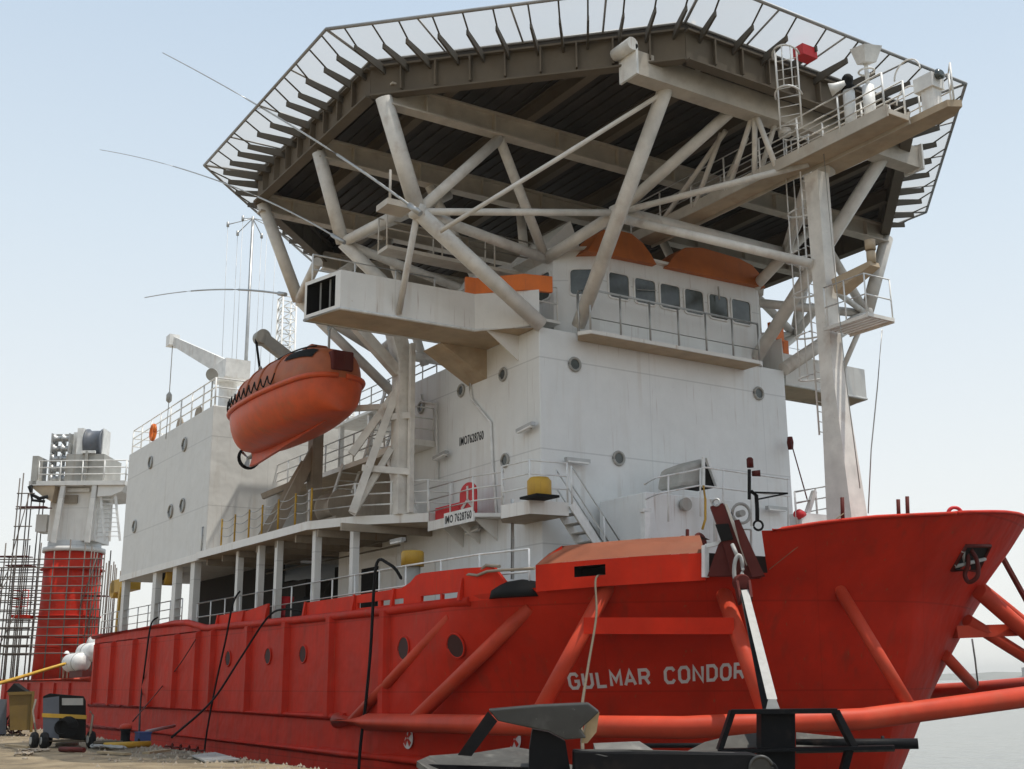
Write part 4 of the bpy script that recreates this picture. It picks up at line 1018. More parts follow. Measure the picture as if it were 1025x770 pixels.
for sd in (-1, 1):
    pts = [];
    for i in range(33):
        u = -math.cos(PI*i/32)*.999; pts.append(LB+V((u*LL, sd*(LW*lbw(u)+.03), 1.38+(.2 if u < 0 else .04)*u*u)))
    b.poly(pts, .10, 8)
b.build('fender_ledge', 'boat', lifeboat)
b = MB(); b.prism([LB+V((-4.3, -.06, .75)), LB+V((-3.6, -.06, .0)), LB+V((-3.9, -.06, -.35)), LB+V((-3.0, -.06, -.35)), LB+V((3.4, -.06, .06)), LB+V((3.4, -.06, .35))], (0, .12, 0)); b.build('keel', 'boat', lifeboat)
b = MB(); c = LB+V((-4.2, 0, .05)); b.torus(c, (1, 0, 0), .42, .05, 20, 8); b.torus(c+V((.18, 0, 0)), (1, 0, 0), .42, .03, 20, 6); pg = b.build('propeller_guard', 'black', lifeboat)
b = MB()
for k in range(3):
    a = k*2*PI/3+.4; d_ = V((0, math.cos(a), math.sin(a))); t_ = V((.12, -math.sin(a)*.12, math.cos(a)*.12)); b.add([c+d_*.05-t_*.4, c+d_*.34-t_, c+d_*.36+t_*.6, c+d_*.05+t_*.4], [(0, 1, 2, 3)])
b.tube(c-V((.1, 0, 0)), c+V((.9, 0, .1)), .06); b.build('propeller', 'steel', pg)
for u in (-.62, -.36, -.1, .16, .42):      # moulded ribs over the canopy
    b = MB(); b.poly([LB+V((u*LL, y, z+.015)) for y, z in lsec(u, 'top')]+[LB+V((u*LL, -y, z+.015)) for y, z in lsec(u, 'top')[::-1][1:]], .045, 6); b.build('canopy_rib', 'boat_top', lifeboat)
# bow hatch, rails, fittings
b = MB(); rows = []
for k in range(7):
    u = .52+.36*k/6; rows.append([LB+V((u*LL, -y-.03, z+.02)) for y, z in lsec(u, 'top')[4:8]])
b.grid(rows); b.build('side_window', 'dark', lifeboat)
b = MB(); b.box(LB.x+4.3, LB.x+4.78, LB.y-.4, LB.y+.4, LB.z+1.6, LB.z+2.3); b.build('bow_hatch', 'maroon', lifeboat, bev=.06)
b = MB(); b.box(LB.x+1.8, LB.x+2.7, LB.y-.35, LB.y+.35, LB.z+2.6, LB.z+3.05); b.build('conning_cupola', 'boat_top', lifeboat, bev=.08)
b = MB(); b.poly([LB+V((-3.9+7.6*i/20, -.75*lbw((-3.9+7.6*i/20)/LL), 2.9-.5*abs((-3.9+7.6*i/20)/LL)**3)) for i in range(21)], .03, 6)
for i in range(0, 21, 3): x = -3.9+7.6*i/20; p = LB+V((x, -.75*lbw(x/LL), 2.9-.5*abs(x/LL)**3)); b.tube(p, p-V((0, -.03, .35)), .025, n=5)
b.build('roof_rail', 'black', lifeboat)
b = MB(); pts = []
for i in range(27):
    u = -.95+1.45*i/26; pts.append(LB+V((u*LL, -(LW*lbw(u)+.09), 1.5+(.2*u*u if u < 0 else 0)+(0 if i % 2 else .36))))
for p_, q_ in zip(pts[:-1], pts[1:]): m_ = p_.lerp(q_, .5)-V((0, .02, .08)); b.tube(p_, m_, .026, n=5); b.tube(m_, q_, .026, n=5)
b.build('grab_line', 'black', lifeboat)
for x in (-3.3, 3.5): b = MB(); b.tube(LB+V((x, 0, 2.2)), LB+V((x, 0, 3.5)), .05, n=6); b.torus(LB+V((x, 0, 3.5)), (0, 1, 0), .14, .04, 12, 6); b.build('lifting_hook', 'grey', lifeboat)

# lifeboat davit
dv = thing('lifeboat_davit', 'white steel davit frame standing on the boat deck and holding the orange lifeboat', 'davit', (-10.5, -7, 7.57))
fx = -6.3
b = MB(); b.bar((fx, -7, 7.57), (fx, -7, 13.2), .55, .6); b.bar((fx, -7, 13.0), (fx, -7.45, 14.5), .55, .55); b.bar((fx, -7.3, 14.1), (fx, -9.9, 15.0), .4, .42)
b.bar((fx, -7.2, 12.6), (fx, -9.1, 14.3), .32, .36); b.build('davit_arm', 'tubew', dv)
b = MB()
b.bar((fx-.5, -8.6, 7.6), (fx+.1, -6.9, 13.0), .2, .26); b.bar((fx-.9, -8.5, 9.7), (fx-.2, -7.2, 11.9), .2, .26); b.bar((fx+.5, -6.9, 7.6), (fx+.5, -6.9, 13.6), .16, .2); b.bar((fx-.6, -8.2, 9.2), (fx+.5, -6.9, 9.0), .18, .22); b.bar((fx-.4, -7.6, 11.0), (fx+.5, -6.9, 11.0), .18, .22)
b.bar((fx-.9, -8.4, 7.6), (fx-.2, -7.3, 9.9), .18, .22); b.bar((fx-2.0, -9.2, 11.4), (fx, -7.2, 11.4), .16, .2)
b.build('davit_leg', 'tubew', dv)
ax = -14.2
b = MB(); b.bar((ax, -8.6, 7.6), (ax+.3, -7.0, 11.2), .36, .42); b.bar((ax+.3, -7, 7.6), (ax+.3, -7.0, 14.2), .45, .5); b.bar((ax-.9, -8.7, 7.6), (ax+.2, -7.4, 10.6), .22, .26); b.bar((ax-1.2, -8.6, 9.3), (ax+.2, -7.2, 10.0), .2, .22)
b.build('davit_leg', 'brown', dv)
b = MB(); b.bar((ax+.3, -7.0, 14.0), at(262, 338, X=ax-.2), .45, .45); b.lathe(at(262, 338, X=ax-.2)-V((.25, 0, 0)), (1, 0, 0), [(.3, 0), (.3, .5)]); b.build('davit_arm', 'grey', dv)
b = MB(); t_ = at(262, 340, X=ax-.2)+V((0, -.25, 0)); b.tube(t_, LB+V((-3.4, 0, 3.6)), .05); b.tube((fx, -9.75, 14.8), LB+V((3.5, 0, 3.62)), .05)
b.build('fall_wire', 'black', dv)
b = MB(); b.box(-12.6, -10.4, -7.6, -6.6, 7.58, 8.0); b.lathe((-12.2, -7.1, 8.5), (1, 0, 0), [(.6, 0), (.6, .1), (.35, .12), (.35, 1.2), (.6, 1.22), (.6, 1.3)]); b.build('davit_winch', 'brown', dv)

# ------------------------------------------------------------------ white provision crane on the after deckhouse
q = at(229, 372, Y=-7.5); tip = at(173, 341, Y=-9.3)
dc = thing('deck_crane', 'small white jib crane on the roof of the after deckhouse, boom pointing up and aft', 'crane', (q.x, -7.5, az1))
b = MB(); b.lathe((q.x, -7.5, az1), (0, 0, 1), [(.6, 0), (.6, .15), (.42, .2), (.42, q.z-az1-.3), (.55, q.z-az1)]); b.box(q.x-.5, q.x+1.3, -8.1, -6.9, q.z-.6, q.z+.3); b.build('pedestal', 'rail', dc)
b = MB(); r_ = V((q.x, -7.5, q.z+.1)); b.taper(r_, tip, .6, .8, .35, .42); b.box(tip.x-.3, tip.x+.3, tip.y-.25, tip.y+.25, tip.z-.3, tip.z+.25); b.build('boom', 'rail', dc)
b = MB(); b.tube(tip, tip-V((0, 0, 2.7)), .022, n=5); b.lathe(tip-V((0, 0, 3.2)), (0, 0, 1), [(.04, 0), (.14, .1), (.14, .4), (.04, .55)]); b.tube(tip-V((0, 0, 3.2)), tip-V((.1, 0, 5)), .02, n=5); b.build('hook_line', 'grey', dc)

# ------------------------------------------------------------------ big pedestal crane on the after deck, slewed square to the quay
CX, CY = -54.9, -7.15
pc = thing('pedestal_crane', 'large crane with red pedestal and white machinery house at the stern', 'crane', (CX, CY, 2.24))
DC = (V((CX, CY))-CAM.xy).length
pu = lambda px: CX+(px-72)*DC/F*.907
pz = lambda py: atd(72, py, DC).z
pc.rotation_euler = (0, 0, math.atan2(math.cos(YAW), math.sin(YAW)))
zr = pz(554); zd = pz(491)
def cbox(b, x0, x1, y0, y1, v0, v1): return b.box(pu(x0), pu(x1), CY+v0, CY+v1, pz(y1), pz(y0))
b = MB(); b.lathe((CX, CY, 2.24), (0, 0, 1), [(2.05, 0), (1.98, 3), (1.9, 5.2), (1.88, zr-2.24)], 40); ped = b.build('pedestal', 'hull', pc)
for z in (4.4, 6.4, zr-1.2): b = MB(); b.lathe((CX, CY, z), (0, 0, 1), [(2.1, 0), (2.1, .08)], 40); b.build('pedestal_ring', 'hull', ped)
b = MB(); b.lathe((CX, CY, zr), (0, 0, 1), [(2.05, 0), (2.05, .3), (1.75, .32), (1.75, .7)], 36); house = b.build('slew_ring', 'block', pc)
b = MB(); b.box(pu(52), pu(99), CY-1.5, CY+1.6, zr+.7, zd); b.build('machinery_house', 'white_s', pc)
b = MB(); cbox(b, 37, 48, 517, 534, -1.2, .2); b.build('junction_box', 'block', pc)
b = MB(); b.box(pu(33.5), pu(131), CY-2.4, CY+2.2, zd, zd+.3); dk = b.build('crane_deck', 'block', pc)
b = MB(); b.prism([(pu(103), CY-2.2, zd-.005), (pu(131), CY-2.2, zd-.005), (pu(127), CY-2.2, pz(497)), (pu(117), CY-2.2, pz(501)), (pu(103), CY-2.2, pz(502))], (0, 3.8, 0)); b.build('deck_haunch', 'white_s', dk)
b = MB(); b.prism([(pu(34), CY-2.3, zd-.005), (pu(60), CY-2.3, zd-.005), (pu(58), CY-2.3, pz(507)), (pu(50), CY-2.3, pz(503))], (0, 3.6, 0)); b.build('deck_haunch', 'soffit', dk)
for x0, x1 in ((68, 62), (100, 96)): b = MB(); b.bar((pu(x0), CY-2.2, zd), (pu(x1), CY-2.1, zr+.5), .28, .3); b.build('deck_strut', 'block', dk)
b = MB(); b.rail([(pu(131), CY+2.1, zd+.3), (pu(131), CY-2.3, zd+.3), (pu(42), CY-2.3, zd+.3)], 1.4, 3, .045, 1.5, .05); b.build('deck_rail', 'rail', dk)
b = MB(); cbox(b, 35, 41, 462, 490, -2.4, -.8); b.build('end_cabinet', 'grey', pc)
b = MB(); cbox(b, 67, 106, 459.5, 487, -2.0, 1.6); b.build('winch_house', 'grey', pc)
zt_ = pz(431); R_ = (pz(431)-pz(460))/2
b = MB(); b.lathe((pu(80), CY-.6, zt_-R_), (1, 0, 0), [(R_, 0), (R_, .12), (R_*.88, .14), (R_*.88, 1.05), (R_, 1.07), (R_, 1.2)], 32); b.build('winch_drum', 'darkgrey', pc)
b = MB(); cbox(b, 73, 79.5, 432, 459, -1.4, .6); b.build('drum_frame', 'rail', pc)
b = MB(); cbox(b, 67, 71, 435, 459, -1.0, .8); b.build('drum_frame', 'rail', pc)
b = MB(); cbox(b, 98.2, 99.4, 432, 459, -1.2, .2); b.build('drum_flange', 'rail', pc)
b = MB(); cbox(b, 83, 97, 456.5, 459, -2.2, -2.0); b.build('tray', 'rail', pc)
b = MB(); b.box(pu(88), pu(90), CY-2.3, CY-2.1, zd, pz(457)); b.build('drum_post', 'grey', pc)
for k in range(5):
    zc_ = pz(442+k*10); b = MB(); b.lathe((pu(48.5), CY-1.2, zc_), (1, 0, 0), [(.34, 0), (.34, .1), (.2, .16), (.2, .5), (.34, .58), (.34, .7), (.2, .76), (.2, 1.05), (.34, 1.12), (.34, 1.2)], 14)
    b.box(pu(48), pu(49), CY-1.7, CY-.7, zc_-.36, zc_+.3); b.box(pu(66), pu(67), CY-1.7, CY-.7, zc_-.36, zc_+.3); b.build('sheave_block', 'steel', pc)
b = MB()
for px in (48.5, 57, 66.5): b.box(pu(px)-.07, pu(px)+.07, CY-.8, CY-.6, zd+.3, pz(437))
b.box(pu(48), pu(67), CY-.95, CY-.55, pz(438), pz(436.5)); b.build('sheave_frame', 'grey', pc)
ladder((pu(121), CY-2.0, pz(545)), (pu(111), CY-2.0, zd), (1, 0, -.0), 1.0, pc, 12)
ladder((pu(109), CY-1.6, pz(545)), (pu(108), CY-1.6, zd), (1, 0, 0), .9, pc, 12)
b = MB(); b.poly([(pu(36), CY-2.4, zd), (pu(38), CY-2.5, pz(500)), (pu(46), CY-2.5, pz(504)), (pu(54), CY-2.4, pz(502))], .12); b.build('hydraulic_hose', 'black', pc)
b = MB(); b.poly([(pu(34), CY-2.4, pz(492)), (pu(40), CY-2.6, pz(506)), (pu(52), CY-2.5, pz(507))], .1); b.build('hydraulic_hose', 'black', pc)
b = MB(); cbox(b, 69, 92, 492.5, 496, -1.75, -1.55); b.build('house_lamp', 'rail', pc)
b = MB(); cbox(b, 67, 80, 499, 507, -1.7, -1.52); b.build('vent_panel', 'brown', pc)
b = MB(); b.box(pu(26), pu(42), CY-2.2, CY-.6, 6.3, 6.5); b.rail([(pu(42), CY-2.15, 6.5), (pu(26.5), CY-2.15, 6.5), (pu(26.5), CY-.7, 6.5)], 1.6, 3, .04, 1.0); b.build('work_balcony', 'hull', pc)

# scaffolding round the crane
sc = thing('scaffolding', 'rusty tube scaffolding with planked lifts wrapped round the red crane pedestal', 'scaffolding', (CX, CY, 2.24))
sc.rotation_euler = pc.rotation_euler
rng = random.Random(11)
cols = [(6, 565), (13, 560), (20, 548), (27, 485), (31, 480), (39, 545), (54, 548), (68, 556), (84, 545), (99, 550), (105, 552), (109, 556), (112, 558), (118, 560), (123, 566)]
for k, (px, py) in enumerate(cols):
    for v in ((-2.9, -1.2, .8) if (px < 40 or px > 101) else (-2.9,)):
        b = MB(); b.tube((pu(px), CY+v, 2.24), (pu(px)+rng.uniform(-.05, .05), CY+v, pz(py)+rng.uniform(-.8, .3)*(v > -2)), .045, n=5); b.build('standard', 'scaf', sc)
for py in (564, 572, 581, 590, 597, 604, 613, 622, 630, 638, 647, 655):
    b = MB(); b.tube((pu(4), CY-2.95, pz(py)), (pu(119), CY-2.95, pz(py)), .04, n=5); b.build('ledger', 'scaf', sc)
    for v in (-1.2, .8): b = MB(); b.tube((pu(4), CY+v, pz(py)), (pu(41), CY+v, pz(py)), .04, n=5); b.build('ledger', 'scaf', sc)
for py in (500, 515, 532, 545): b = MB(); b.tube((pu(26), CY-2.95, pz(py)), (pu(44), CY-2.95, pz(py)), .04, n=5); b.build('ledger', 'scaf', sc)
for a, c, e0, e1 in ((6, 20, 655, 600), (13, 31, 604, 560), (20, 39, 655, 610), (6, 27, 622, 580), (27, 39, 560, 500), (105, 118, 640, 580), (99, 112, 610, 560)):
    b = MB(); b.tube((pu(a), CY-3.0, pz(e0)), (pu(c), CY-3.0, pz(e1)), .035, n=5); b.build('diagonal_tube', 'scaf', sc)
for x0, x1, py in ((12, 40, 561), (22, 43, 570), (28, 56, 513), (78, 102, 640), (101, 119, 600)):
    b = MB()
    for k in range(4): b.box(pu(x0)+rng.uniform(-.3, .3), pu(x1)+rng.uniform(-.2, .2), CY-2.85+k*.24, CY-2.63+k*.24, pz(py), pz(py)+.06)
    b.build('plank_platform', 'maroon', sc)
# yellow davit post and yellow winch seen under the after deckhouse
b = MB(); p = at(118, 630, Y=-8.4); b.bar((p.x, -8.4, 4.2), at(122, 588, Y=-8.4), .28, .3); b.box(p.x-2.6, p.x+1, -8.3, -7.6, 7.0, 7.7); b.lathe(at(112, 590, Y=-8.3), (0, 1, 0), [(.5, 0), (.5, .6)]); yd = b.build('stores_davit', 'yellow'); tag(yd, 'yellow davit post at the after end of the deckhouse on legs', 'davit')
q = at(172, 575, Y=-8.2); b = MB(); b.lathe((q.x, -8.6, q.z), (0, 1, 0), [(.55, 0), (.55, .8)]); b.bar((q.x, -8.2, q.z+.1), (q.x+2.8, -8.2, q.z+.75), .4, .5); b.bar((q.x-.1, -8.2, q.z), (q.x-.1, -8.2, az0-.3), .2, .2); yw = b.build('hoist', 'yellow'); tag(yw, 'yellow hoist slung beneath the white deckhouse on legs', 'hoist')
b = MB(); b.lathe((q.x, -8.62, q.z), (0, 1, 0), [(.3, 0), (.3, .02)]); b.build('drum_end', 'black', yw)

# white cylinders on the after rail and a man beside them
for i, (px, py, L_, r, lab) in enumerate(((81, 663, 3.2, .55, 'nearest white cylindrical fender lying on the low after rail'), (90, 653, 3.2, .55, 'white cylindrical fender behind and above the nearest one at the stern'), (96, 644, 1.4, .48, 'topmost small white fender against the red step of the hull'))):
    q = at(px, py, Y=-8.9+i*.7)
    b = MB(); b.lathe((q.x-L_/2-(1.2 if i == 0 else 0), q.y, q.z), (1, 0, 0), [(.05, 0), (r*.7, .06), (r, .35), (r, L_-.35), (r*.7, L_-.06), (.05, L_)], 24); o = b.build('fender', 'rail'); tag(o, lab, 'fender', 'white fenders at the stern')
    b = MB(); b.lathe((q.x-.1, q.y, q.z), (1, 0, 0), [(r+.02, 0), (r+.02, .1)], 24); b.build('strap', 'grey', o)
    b = MB(); b.box(q.x-L_/2, q.x+L_/2, q.y-.25, q.y+.4, 2.24, q.z-r*.85) if i == 0 else None
    if i == 0: tag(b.build('cradle', 'maroon'), 'dark red cradle under the nearest white fender at the stern', 'cradle')
def skin_body(name, chains, rad, m, parent, root=0, sub=1):
    me = bpy.data.meshes.new(name); vs = []; es = []; rs = []
    for ch, rr in zip(chains, rad):
        prev = None
        for p, r in zip(ch, rr):
            p = V(p); k = next((i for i, v in enumerate(vs) if (v-p).length < 1e-4), None)
            if k is None: vs.append(p); rs.append(r); k = len(vs)-1
            if prev is not None and prev != k: es.append((prev, k))
            prev = k
    me.from_pydata(vs, es, []); o = bpy.data.objects.new(name, me); COL.objects.link(o); o.parent = parent
    md = o.modifiers.new('skin', 'SKIN'); md.use_smooth_shade = True
    for i, r in enumerate(rs): me.skin_vertices[0].data[i].radius = (r, r); me.skin_vertices[0].data[i].use_root = (i == root)
    s_ = o.modifiers.new('sub', 'SUBSURF'); s_.levels = s_.render_levels = sub
    me.materials.append(m); return o
M['skin'] = mat('skin', (.22, .12, .075), .6, bump=0)
q = at(67, 652, Z=4.06)
man = thing('person', 'person in pale overalls and white hard hat standing behind the white fenders at the stern', 'person', (q.x, q.y, 2.24))
h = 1.0
skin_body('body', [[(0, 0, .95), (0, 0, 1.2), (0, 0, 1.42), (0, 0, 1.52), (.02, 0, 1.63)], [(0, 0, 1.42), (0, .2, 1.4), (.05, .27, 1.12), (.22, .2, .95), (.3, .18, .93)], [(0, 0, 1.42), (0, -.2, 1.4), (.05, -.27, 1.12), (.22, -.2, .95), (.3, -.18, .93)], [(0, 0, .95), (0, .1, .88), (0, .11, .48), (0, .12, .06), (.14, .12, .04)], [(0, 0, .95), (0, -.1, .88), (0, -.11, .48), (0, -.12, .06), (.14, -.12, .04)]],
          [[.15, .15, .15, .06, .1], [.15, .07, .055, .04, .04], [.15, .07, .055, .04, .04], [.15, .1, .07, .05, .045], [.15, .1, .07, .05, .045]], M['skin'], man)
b = MB(); p0 = man.location; b.lathe(p0+V((0, 0, .85)), (0, 0, 1), [(.18, 0), (.2, .2), (.2, .5), (.14, .62)], 16); b.build('overalls', 'rail', man)
b = MB(); b.lathe(p0+V((.02, 0, 1.66)), (0, 0, 1), [(.2, 0), (.2, .02), (.15, .03), (.145, .1), (.09, .17), (.01, .19)], 18); b.build('hard_hat', 'rail', man)

# ------------------------------------------------------------------ foredeck gear
X_ = 2.6
b = MB(); c = [at(646, 540, X=X_), at(705, 545, X=X_), at(705, 496, X=X_), at(646, 492, X=X_)]
b.hexa([V((0.3, c[0].y, 4.13)), V((X_, c[0].y, 4.13)), V((X_, c[1].y+1.2, 4.13)), V((.3, c[1].y+1.2, 4.13))], [V((.3, c[3].y, c[3].z)), V((X_, c[3].y, c[3].z)), V((X_, c[2].y+1.2, c[3].z)), V((.3, c[2].y+1.2, c[3].z))])
fh = b.build('foredeck_house', 'white', ship, bev=.04)
b = MB(); g = [at(681, 487, X=2.0), at(703, 486, X=2.0), at(706, 458, X=2.0), at(684, 466, X=2.0)]
b.prism(g, (-1.2, 0, 0)); vh = b.build('vent_hood', 'hood', fh, bev=.14)
b = MB(); g2 = [at(703, 486, X=2.15), at(717, 488, X=2.15), at(708, 459, X=2.15)]; b.prism(g2, (-.9, .0, 0)); b.build('hood_opening', 'dark', vh)
b = MB(); b.bar(at(707, 458, X=2.2), at(718, 488, X=2.2), .12, .1); b.bar(at(704, 458, X=2.2), at(704, 488, X=2.2), .08, .08); b.build('hood_frame', 'rail', vh)
b = MB(); b.poly([at(645, 485, X=3.0), at(658, 478, X=3.0), at(690, 472, X=3.0), at(706, 468, X=3.0), at(790, 480, X=3.0)], .03, 6); b.poly([at(646, 500, X=3.0), at(660, 494, X=3.0), at(700, 486, X=3.0), at(790, 497, X=3.0)], .03, 6)
for px, y0, y1 in ((669, 475, 510), (701, 469, 505), (724, 471, 508), (752, 475, 515), (789, 480, 520)): b.tube(at(px, y0, X=3.0), at(px, y1+12, X=3.0), .03, n=6)
b.build('foredeck_rail', 'rail', fh)
b = MB(); b.bar(at(646, 512, X=2.9), at(646, 548, X=2.9), .2, .2); b.bar(at(642, 511, X=2.9), at(650, 511, X=2.9), .2, .1); b.build('vent_post', 'rail', fh)
b = MB(); b.poly([at(704, 486, X=3.1), at(706, 500, X=3.1), at(706, 520, X=3.1), at(703, 530, X=3.1)], .04, 6); b.build('yellow_pipe', 'yellow', fh)
b = MB(); X_ = 4.5
b.bar(at(750, 500, X=X_), at(750, 470, X=X_), .07, .07); b.bar(at(754, 493, X=X_), at(788, 494, X=X_), .06, .05); b.bar(at(758, 500, X=X_), at(788, 494, X=X_), .06, .05); b.poly([at(752, 492, X=X_), at(757, 496, X=X_), at(758, 510, X=X_), at(758, 522, X=X_)], .06, 8)
b.torus(at(759, 526, X=X_), (1, -.5, 0), .14, .035, 16, 6); b.build('wire_guide', 'black', fh)
b = MB(); b.lathe(at(751, 468, X=X_), (0, 0, 1), [(.1, 0), (.1, .25), (.06, .3)]); b.lathe(at(756, 474, X=X_), (.7, .7, 0), [(.08, -.1), (.1, .15)]); b.build('signal_lamp', 'maroon', fh)
b = MB(); b.lathe(at(690, 545, X=5.2), (0, 1, .2), [(.24, -.3), (.27, -.2), (.2, -.1), (.2, .3), (.27, .4)]); b.bar(at(688, 545, X=5.2), at(688, 530, X=5.2), .07, .07); b.build('mooring_winch', 'maroon', ship)
b = MB(); c = at(742, 514, X=3.2); b.torus(c, (1, -.3, 0), .3, .05, 18, 6); b.lathe(c, (1, -.3, 0), [(.1, -.2), (.1, .1)]); b.build('hand_wheel', 'grey', fh)
b = MB(); b.lathe(at(686, 505, X=2.75), (1, 0, 0), [(.17, -.1), (.2, 0), (.2, .08)]); b.build('deck_light', 'grey', fh)
b = MB(); b.poly([at(712, 500, X=3.1), at(716, 512, X=3.1), at(716, 545, X=3.1)], .06, 8); b.poly([at(728, 530, X=3.4), at(752, 530, X=3.4), at(752, 560, X=3.4)], .05, 8); b.build('deck_pipe', 'rail', fh)
b = MB(); b.box(3.0, 3.9, -4.6, -3.4, 4.13, 5.2); b.lathe((3.5, -4.6, 5.35), (0, 1, 0), [(.3, 0), (.3, .08), (.16, .1), (.16, 1.0), (.3, 1.02), (.3, 1.1)]); b.build('mooring_winch', 'machinery', ship)
b = MB(); c = at(833, 520, X=5.0); b.rail([at(797, 516, X=5)+V((0, 0, -.3)), at(838, 508, X=5)+V((0, 0, -.3))], 1.0, 3, .035, .9); b.bar(at(806, 520, X=5), at(815, 492, X=5), .14, .12); b.box(4.6, 5.1, c.y-1.4, c.y, 4.13, c.z+.1); b.build('bow_fairlead_stand', 'rail', ship)
b = MB(); b.lathe(at(800, 515, X=5), (0, 1, 0), [(.10, -.15), (.16, 0), (.1, .2)]); b.build('red_valve', 'red', ship)
for px, y0, y1 in ((843, 519, 498), (899, 516, 500), (908, 516, 497)):
    b = MB(); q = at(px, y0, Y=-2.2 if px < 890 else -.8); b.tube(q-V((0, 0, .3)), at(px, y1, Y=-2.2 if px < 890 else -.8), .05, n=8); b.build('rail_post', 'maroon', ship)
b = MB(); q = at(956, 515, Y=.6); b.torus(q, (.8, -.5, 0), .18, .05, 12, 6, 0, PI); b.build('pad_eye', 'red', ship)
b = MB(); b.poly([at(883, 330, Y=0), at(878, 390, Y=0), at(872, 450, Y=0), at(869, 514, Y=0)], .018, 5); b.build('stay_wire', 'steel', ship)
b = MB(); b.tube(at(791, 440, X=.3), at(808, 500, X=4.5), .022, n=5); b.lathe(at(791, 443, X=.35), (0, 0, 1), [(.09, -.25), (.12, 0), (.09, .2)]); b.build('stay_wire', 'maroon', ship)
q = at(1000, 493, Y=60)
# near-black block behind the fairlead housing, standing in for the anchor well's shade
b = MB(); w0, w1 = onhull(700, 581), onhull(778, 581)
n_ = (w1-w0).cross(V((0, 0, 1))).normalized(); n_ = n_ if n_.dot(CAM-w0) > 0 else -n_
b.hexa([w0-n_*.2, w1-n_*.2, w1-n_*.9, w0-n_*.9], [w0-n_*.2+V((0, 0, .72)), w1-n_*.2+V((0, 0, .60)), w1-n_*.9+V((0, 0, .60)), w0-n_*.9+V((0, 0, .72))]); b.box(w0.x-1.6, w0.x-.6, w0.y+.6, w0.y+2.4, 4.13, 5.1); b.build('anchor_well_shade', 'dark', ship)
# anchor davit (sheave cheeks)
D_ = 29.6
ad = MB(); back = (V((CAM.x, CAM.y, 0))-V((w0.x, w0.y, 0))).normalized()*-.35
ad.prism([atd(711, 507, D_), atd(724, 503.5, D_), atd(732, 524, D_), atd(762, 578, D_), atd(734, 580, D_), atd(718, 526, D_)], back)
sh = ad.build('anchor_davit', 'maroon', ship)
b = MB(); b.prism([atd(725, 504, D_-.02), atd(728, 505, D_-.02), atd(751, 566, D_-.02), atd(747, 566, D_-.02)], back*1.2); b.build('davit_edge', 'girder', sh)
b = MB(); b.prism([atd(719, 545, D_+.12), atd(727, 536, D_+.12), atd(742, 530, D_+.12), atd(766, 577, D_+.12), atd(708, 577, D_+.12)], back*.4); b.build('davit_cheek', 'maroon', sh)
b = MB(); b.bar(atd(706, 578, D_+.2), atd(706, 546, D_+.2), .14, .12); b.bar(atd(706, 547, D_+.2), atd(722, 543, D_+.2), .1, .1); b.build('well_post', 'rail', sh)
b = MB(); b.prism([atd(735, 521, D_-.3), atd(740, 520, D_-.3), atd(765, 576, D_-.3), atd(753, 578, D_-.3), atd(741, 545, D_-.3)], back*.5); b.build('davit_cheek', 'maroon', sh)
b = MB(); b.prism([atd(716, 525, D_-.05), atd(729, 524, D_-.05), atd(734, 540, D_-.05), atd(722, 542, D_-.05)], back*.3); b.build('davit_recess_shade', 'dark', sh)  # black plate on the davit face, painted shade of a recess
b = MB(); b.torus(atd(717, 503, D_), (.5, -.8, 0), .09, .025, 12, 6); b.build('lifting_eye', 'steel', sh)

# ------------------------------------------------------------------ anchors
rgt = V((-AFT[0]*1, 0, 0)); RG = V((math.sin(YAW), math.cos(YAW), 0)); FW = V((-math.cos(YAW), math.sin(YAW), 0))
DA = 15.0
def A_(px, py, d=0): return atd(px, py, DA+d)
anc = thing('anchor', 'nearest anchor, on the quay, with scuffed grey crown plate and long black shank', 'anchor', V(A_(560, 800)).xy.to_3d())
b = MB(); b.prism([A_(489, 711), A_(540, 706.5), A_(589, 704.5), A_(600, 713), A_(588, 724), A_(581, 730), A_(587, 739), A_(566, 741), A_(548, 732), A_(533, 729.5), A_(498, 722)], FW*.10+V((0, 0, .02)))
b.build('crown_plate', 'crown', anc, bev=.015)
b = MB(); b.hexa([A_(458, 756), A_(472, 757), A_(472, 757, .3), A_(458, 756, .3)], [A_(488.5, 712), A_(498, 722), A_(498, 722, .3), A_(488.5, 712, .3)]); b.build('crown_leg', 'anchor', anc)
b = MB(); b.prism([A_(533, 730, .1), A_(549, 733, .1), A_(566, 742, .1), A_(574, 790, .1), A_(529, 790, .1), A_(530, 750, .1)], FW*.5); b.build('crown_web', 'anchor', anc)
b = MB(); b.prism([A_(590, 715, .12), A_(600, 713, .12), A_(597, 733, .12), A_(588, 744, .12), A_(582, 744, .12)], FW*.3); b.build('shackle_lug', 'rope', anc)
for k, (pts, lab) in enumerate((([(417, 762, .2), (430, 756.5, .9), (470, 753.5, 1.2), (530, 757, 1.0), (575, 766, .5), (600, 800, -.2), (470, 800, -.6)], 0), ([(466, 755, 1.4), (514, 747.5, 2.2), (535, 751, 2.2), (566, 762, 1.5), (520, 762, 1.3)], 1), ([(594, 744, .8), (640, 742, 1.0), (656, 752, .9), (600, 765, .5)], 1))):
    b = MB(); b.prism([A_(*p) for p in pts], V((0, 0, -.07))); b.build('fluke', 'plate', anc)
b = MB(); b.prism([A_(418, 765, .3), A_(575, 770, .5), A_(575, 846, .5), A_(470, 846, .3)], FW*.1); b.build('fluke_web', 'anchor', anc)
b = MB(); sh_ = [A_(574, 751), A_(600, 752), A_(752, 754), A_(768, 758), A_(778, 766), A_(780, 776), A_(772, 790), A_(600, 800), A_(574, 800)]
b.prism(sh_, FW*.32); shk = b.build('shank', 'anchor', anc, bev=.025)
b = MB(); b.prism([A_(576, 750.5, .02), A_(630, 750.5, .02), A_(736, 753.6, .02), A_(640, 755.5, .02), A_(606, 757.5, -.01)], FW*.1); b.build('shank_bevel', 'plate', shk)
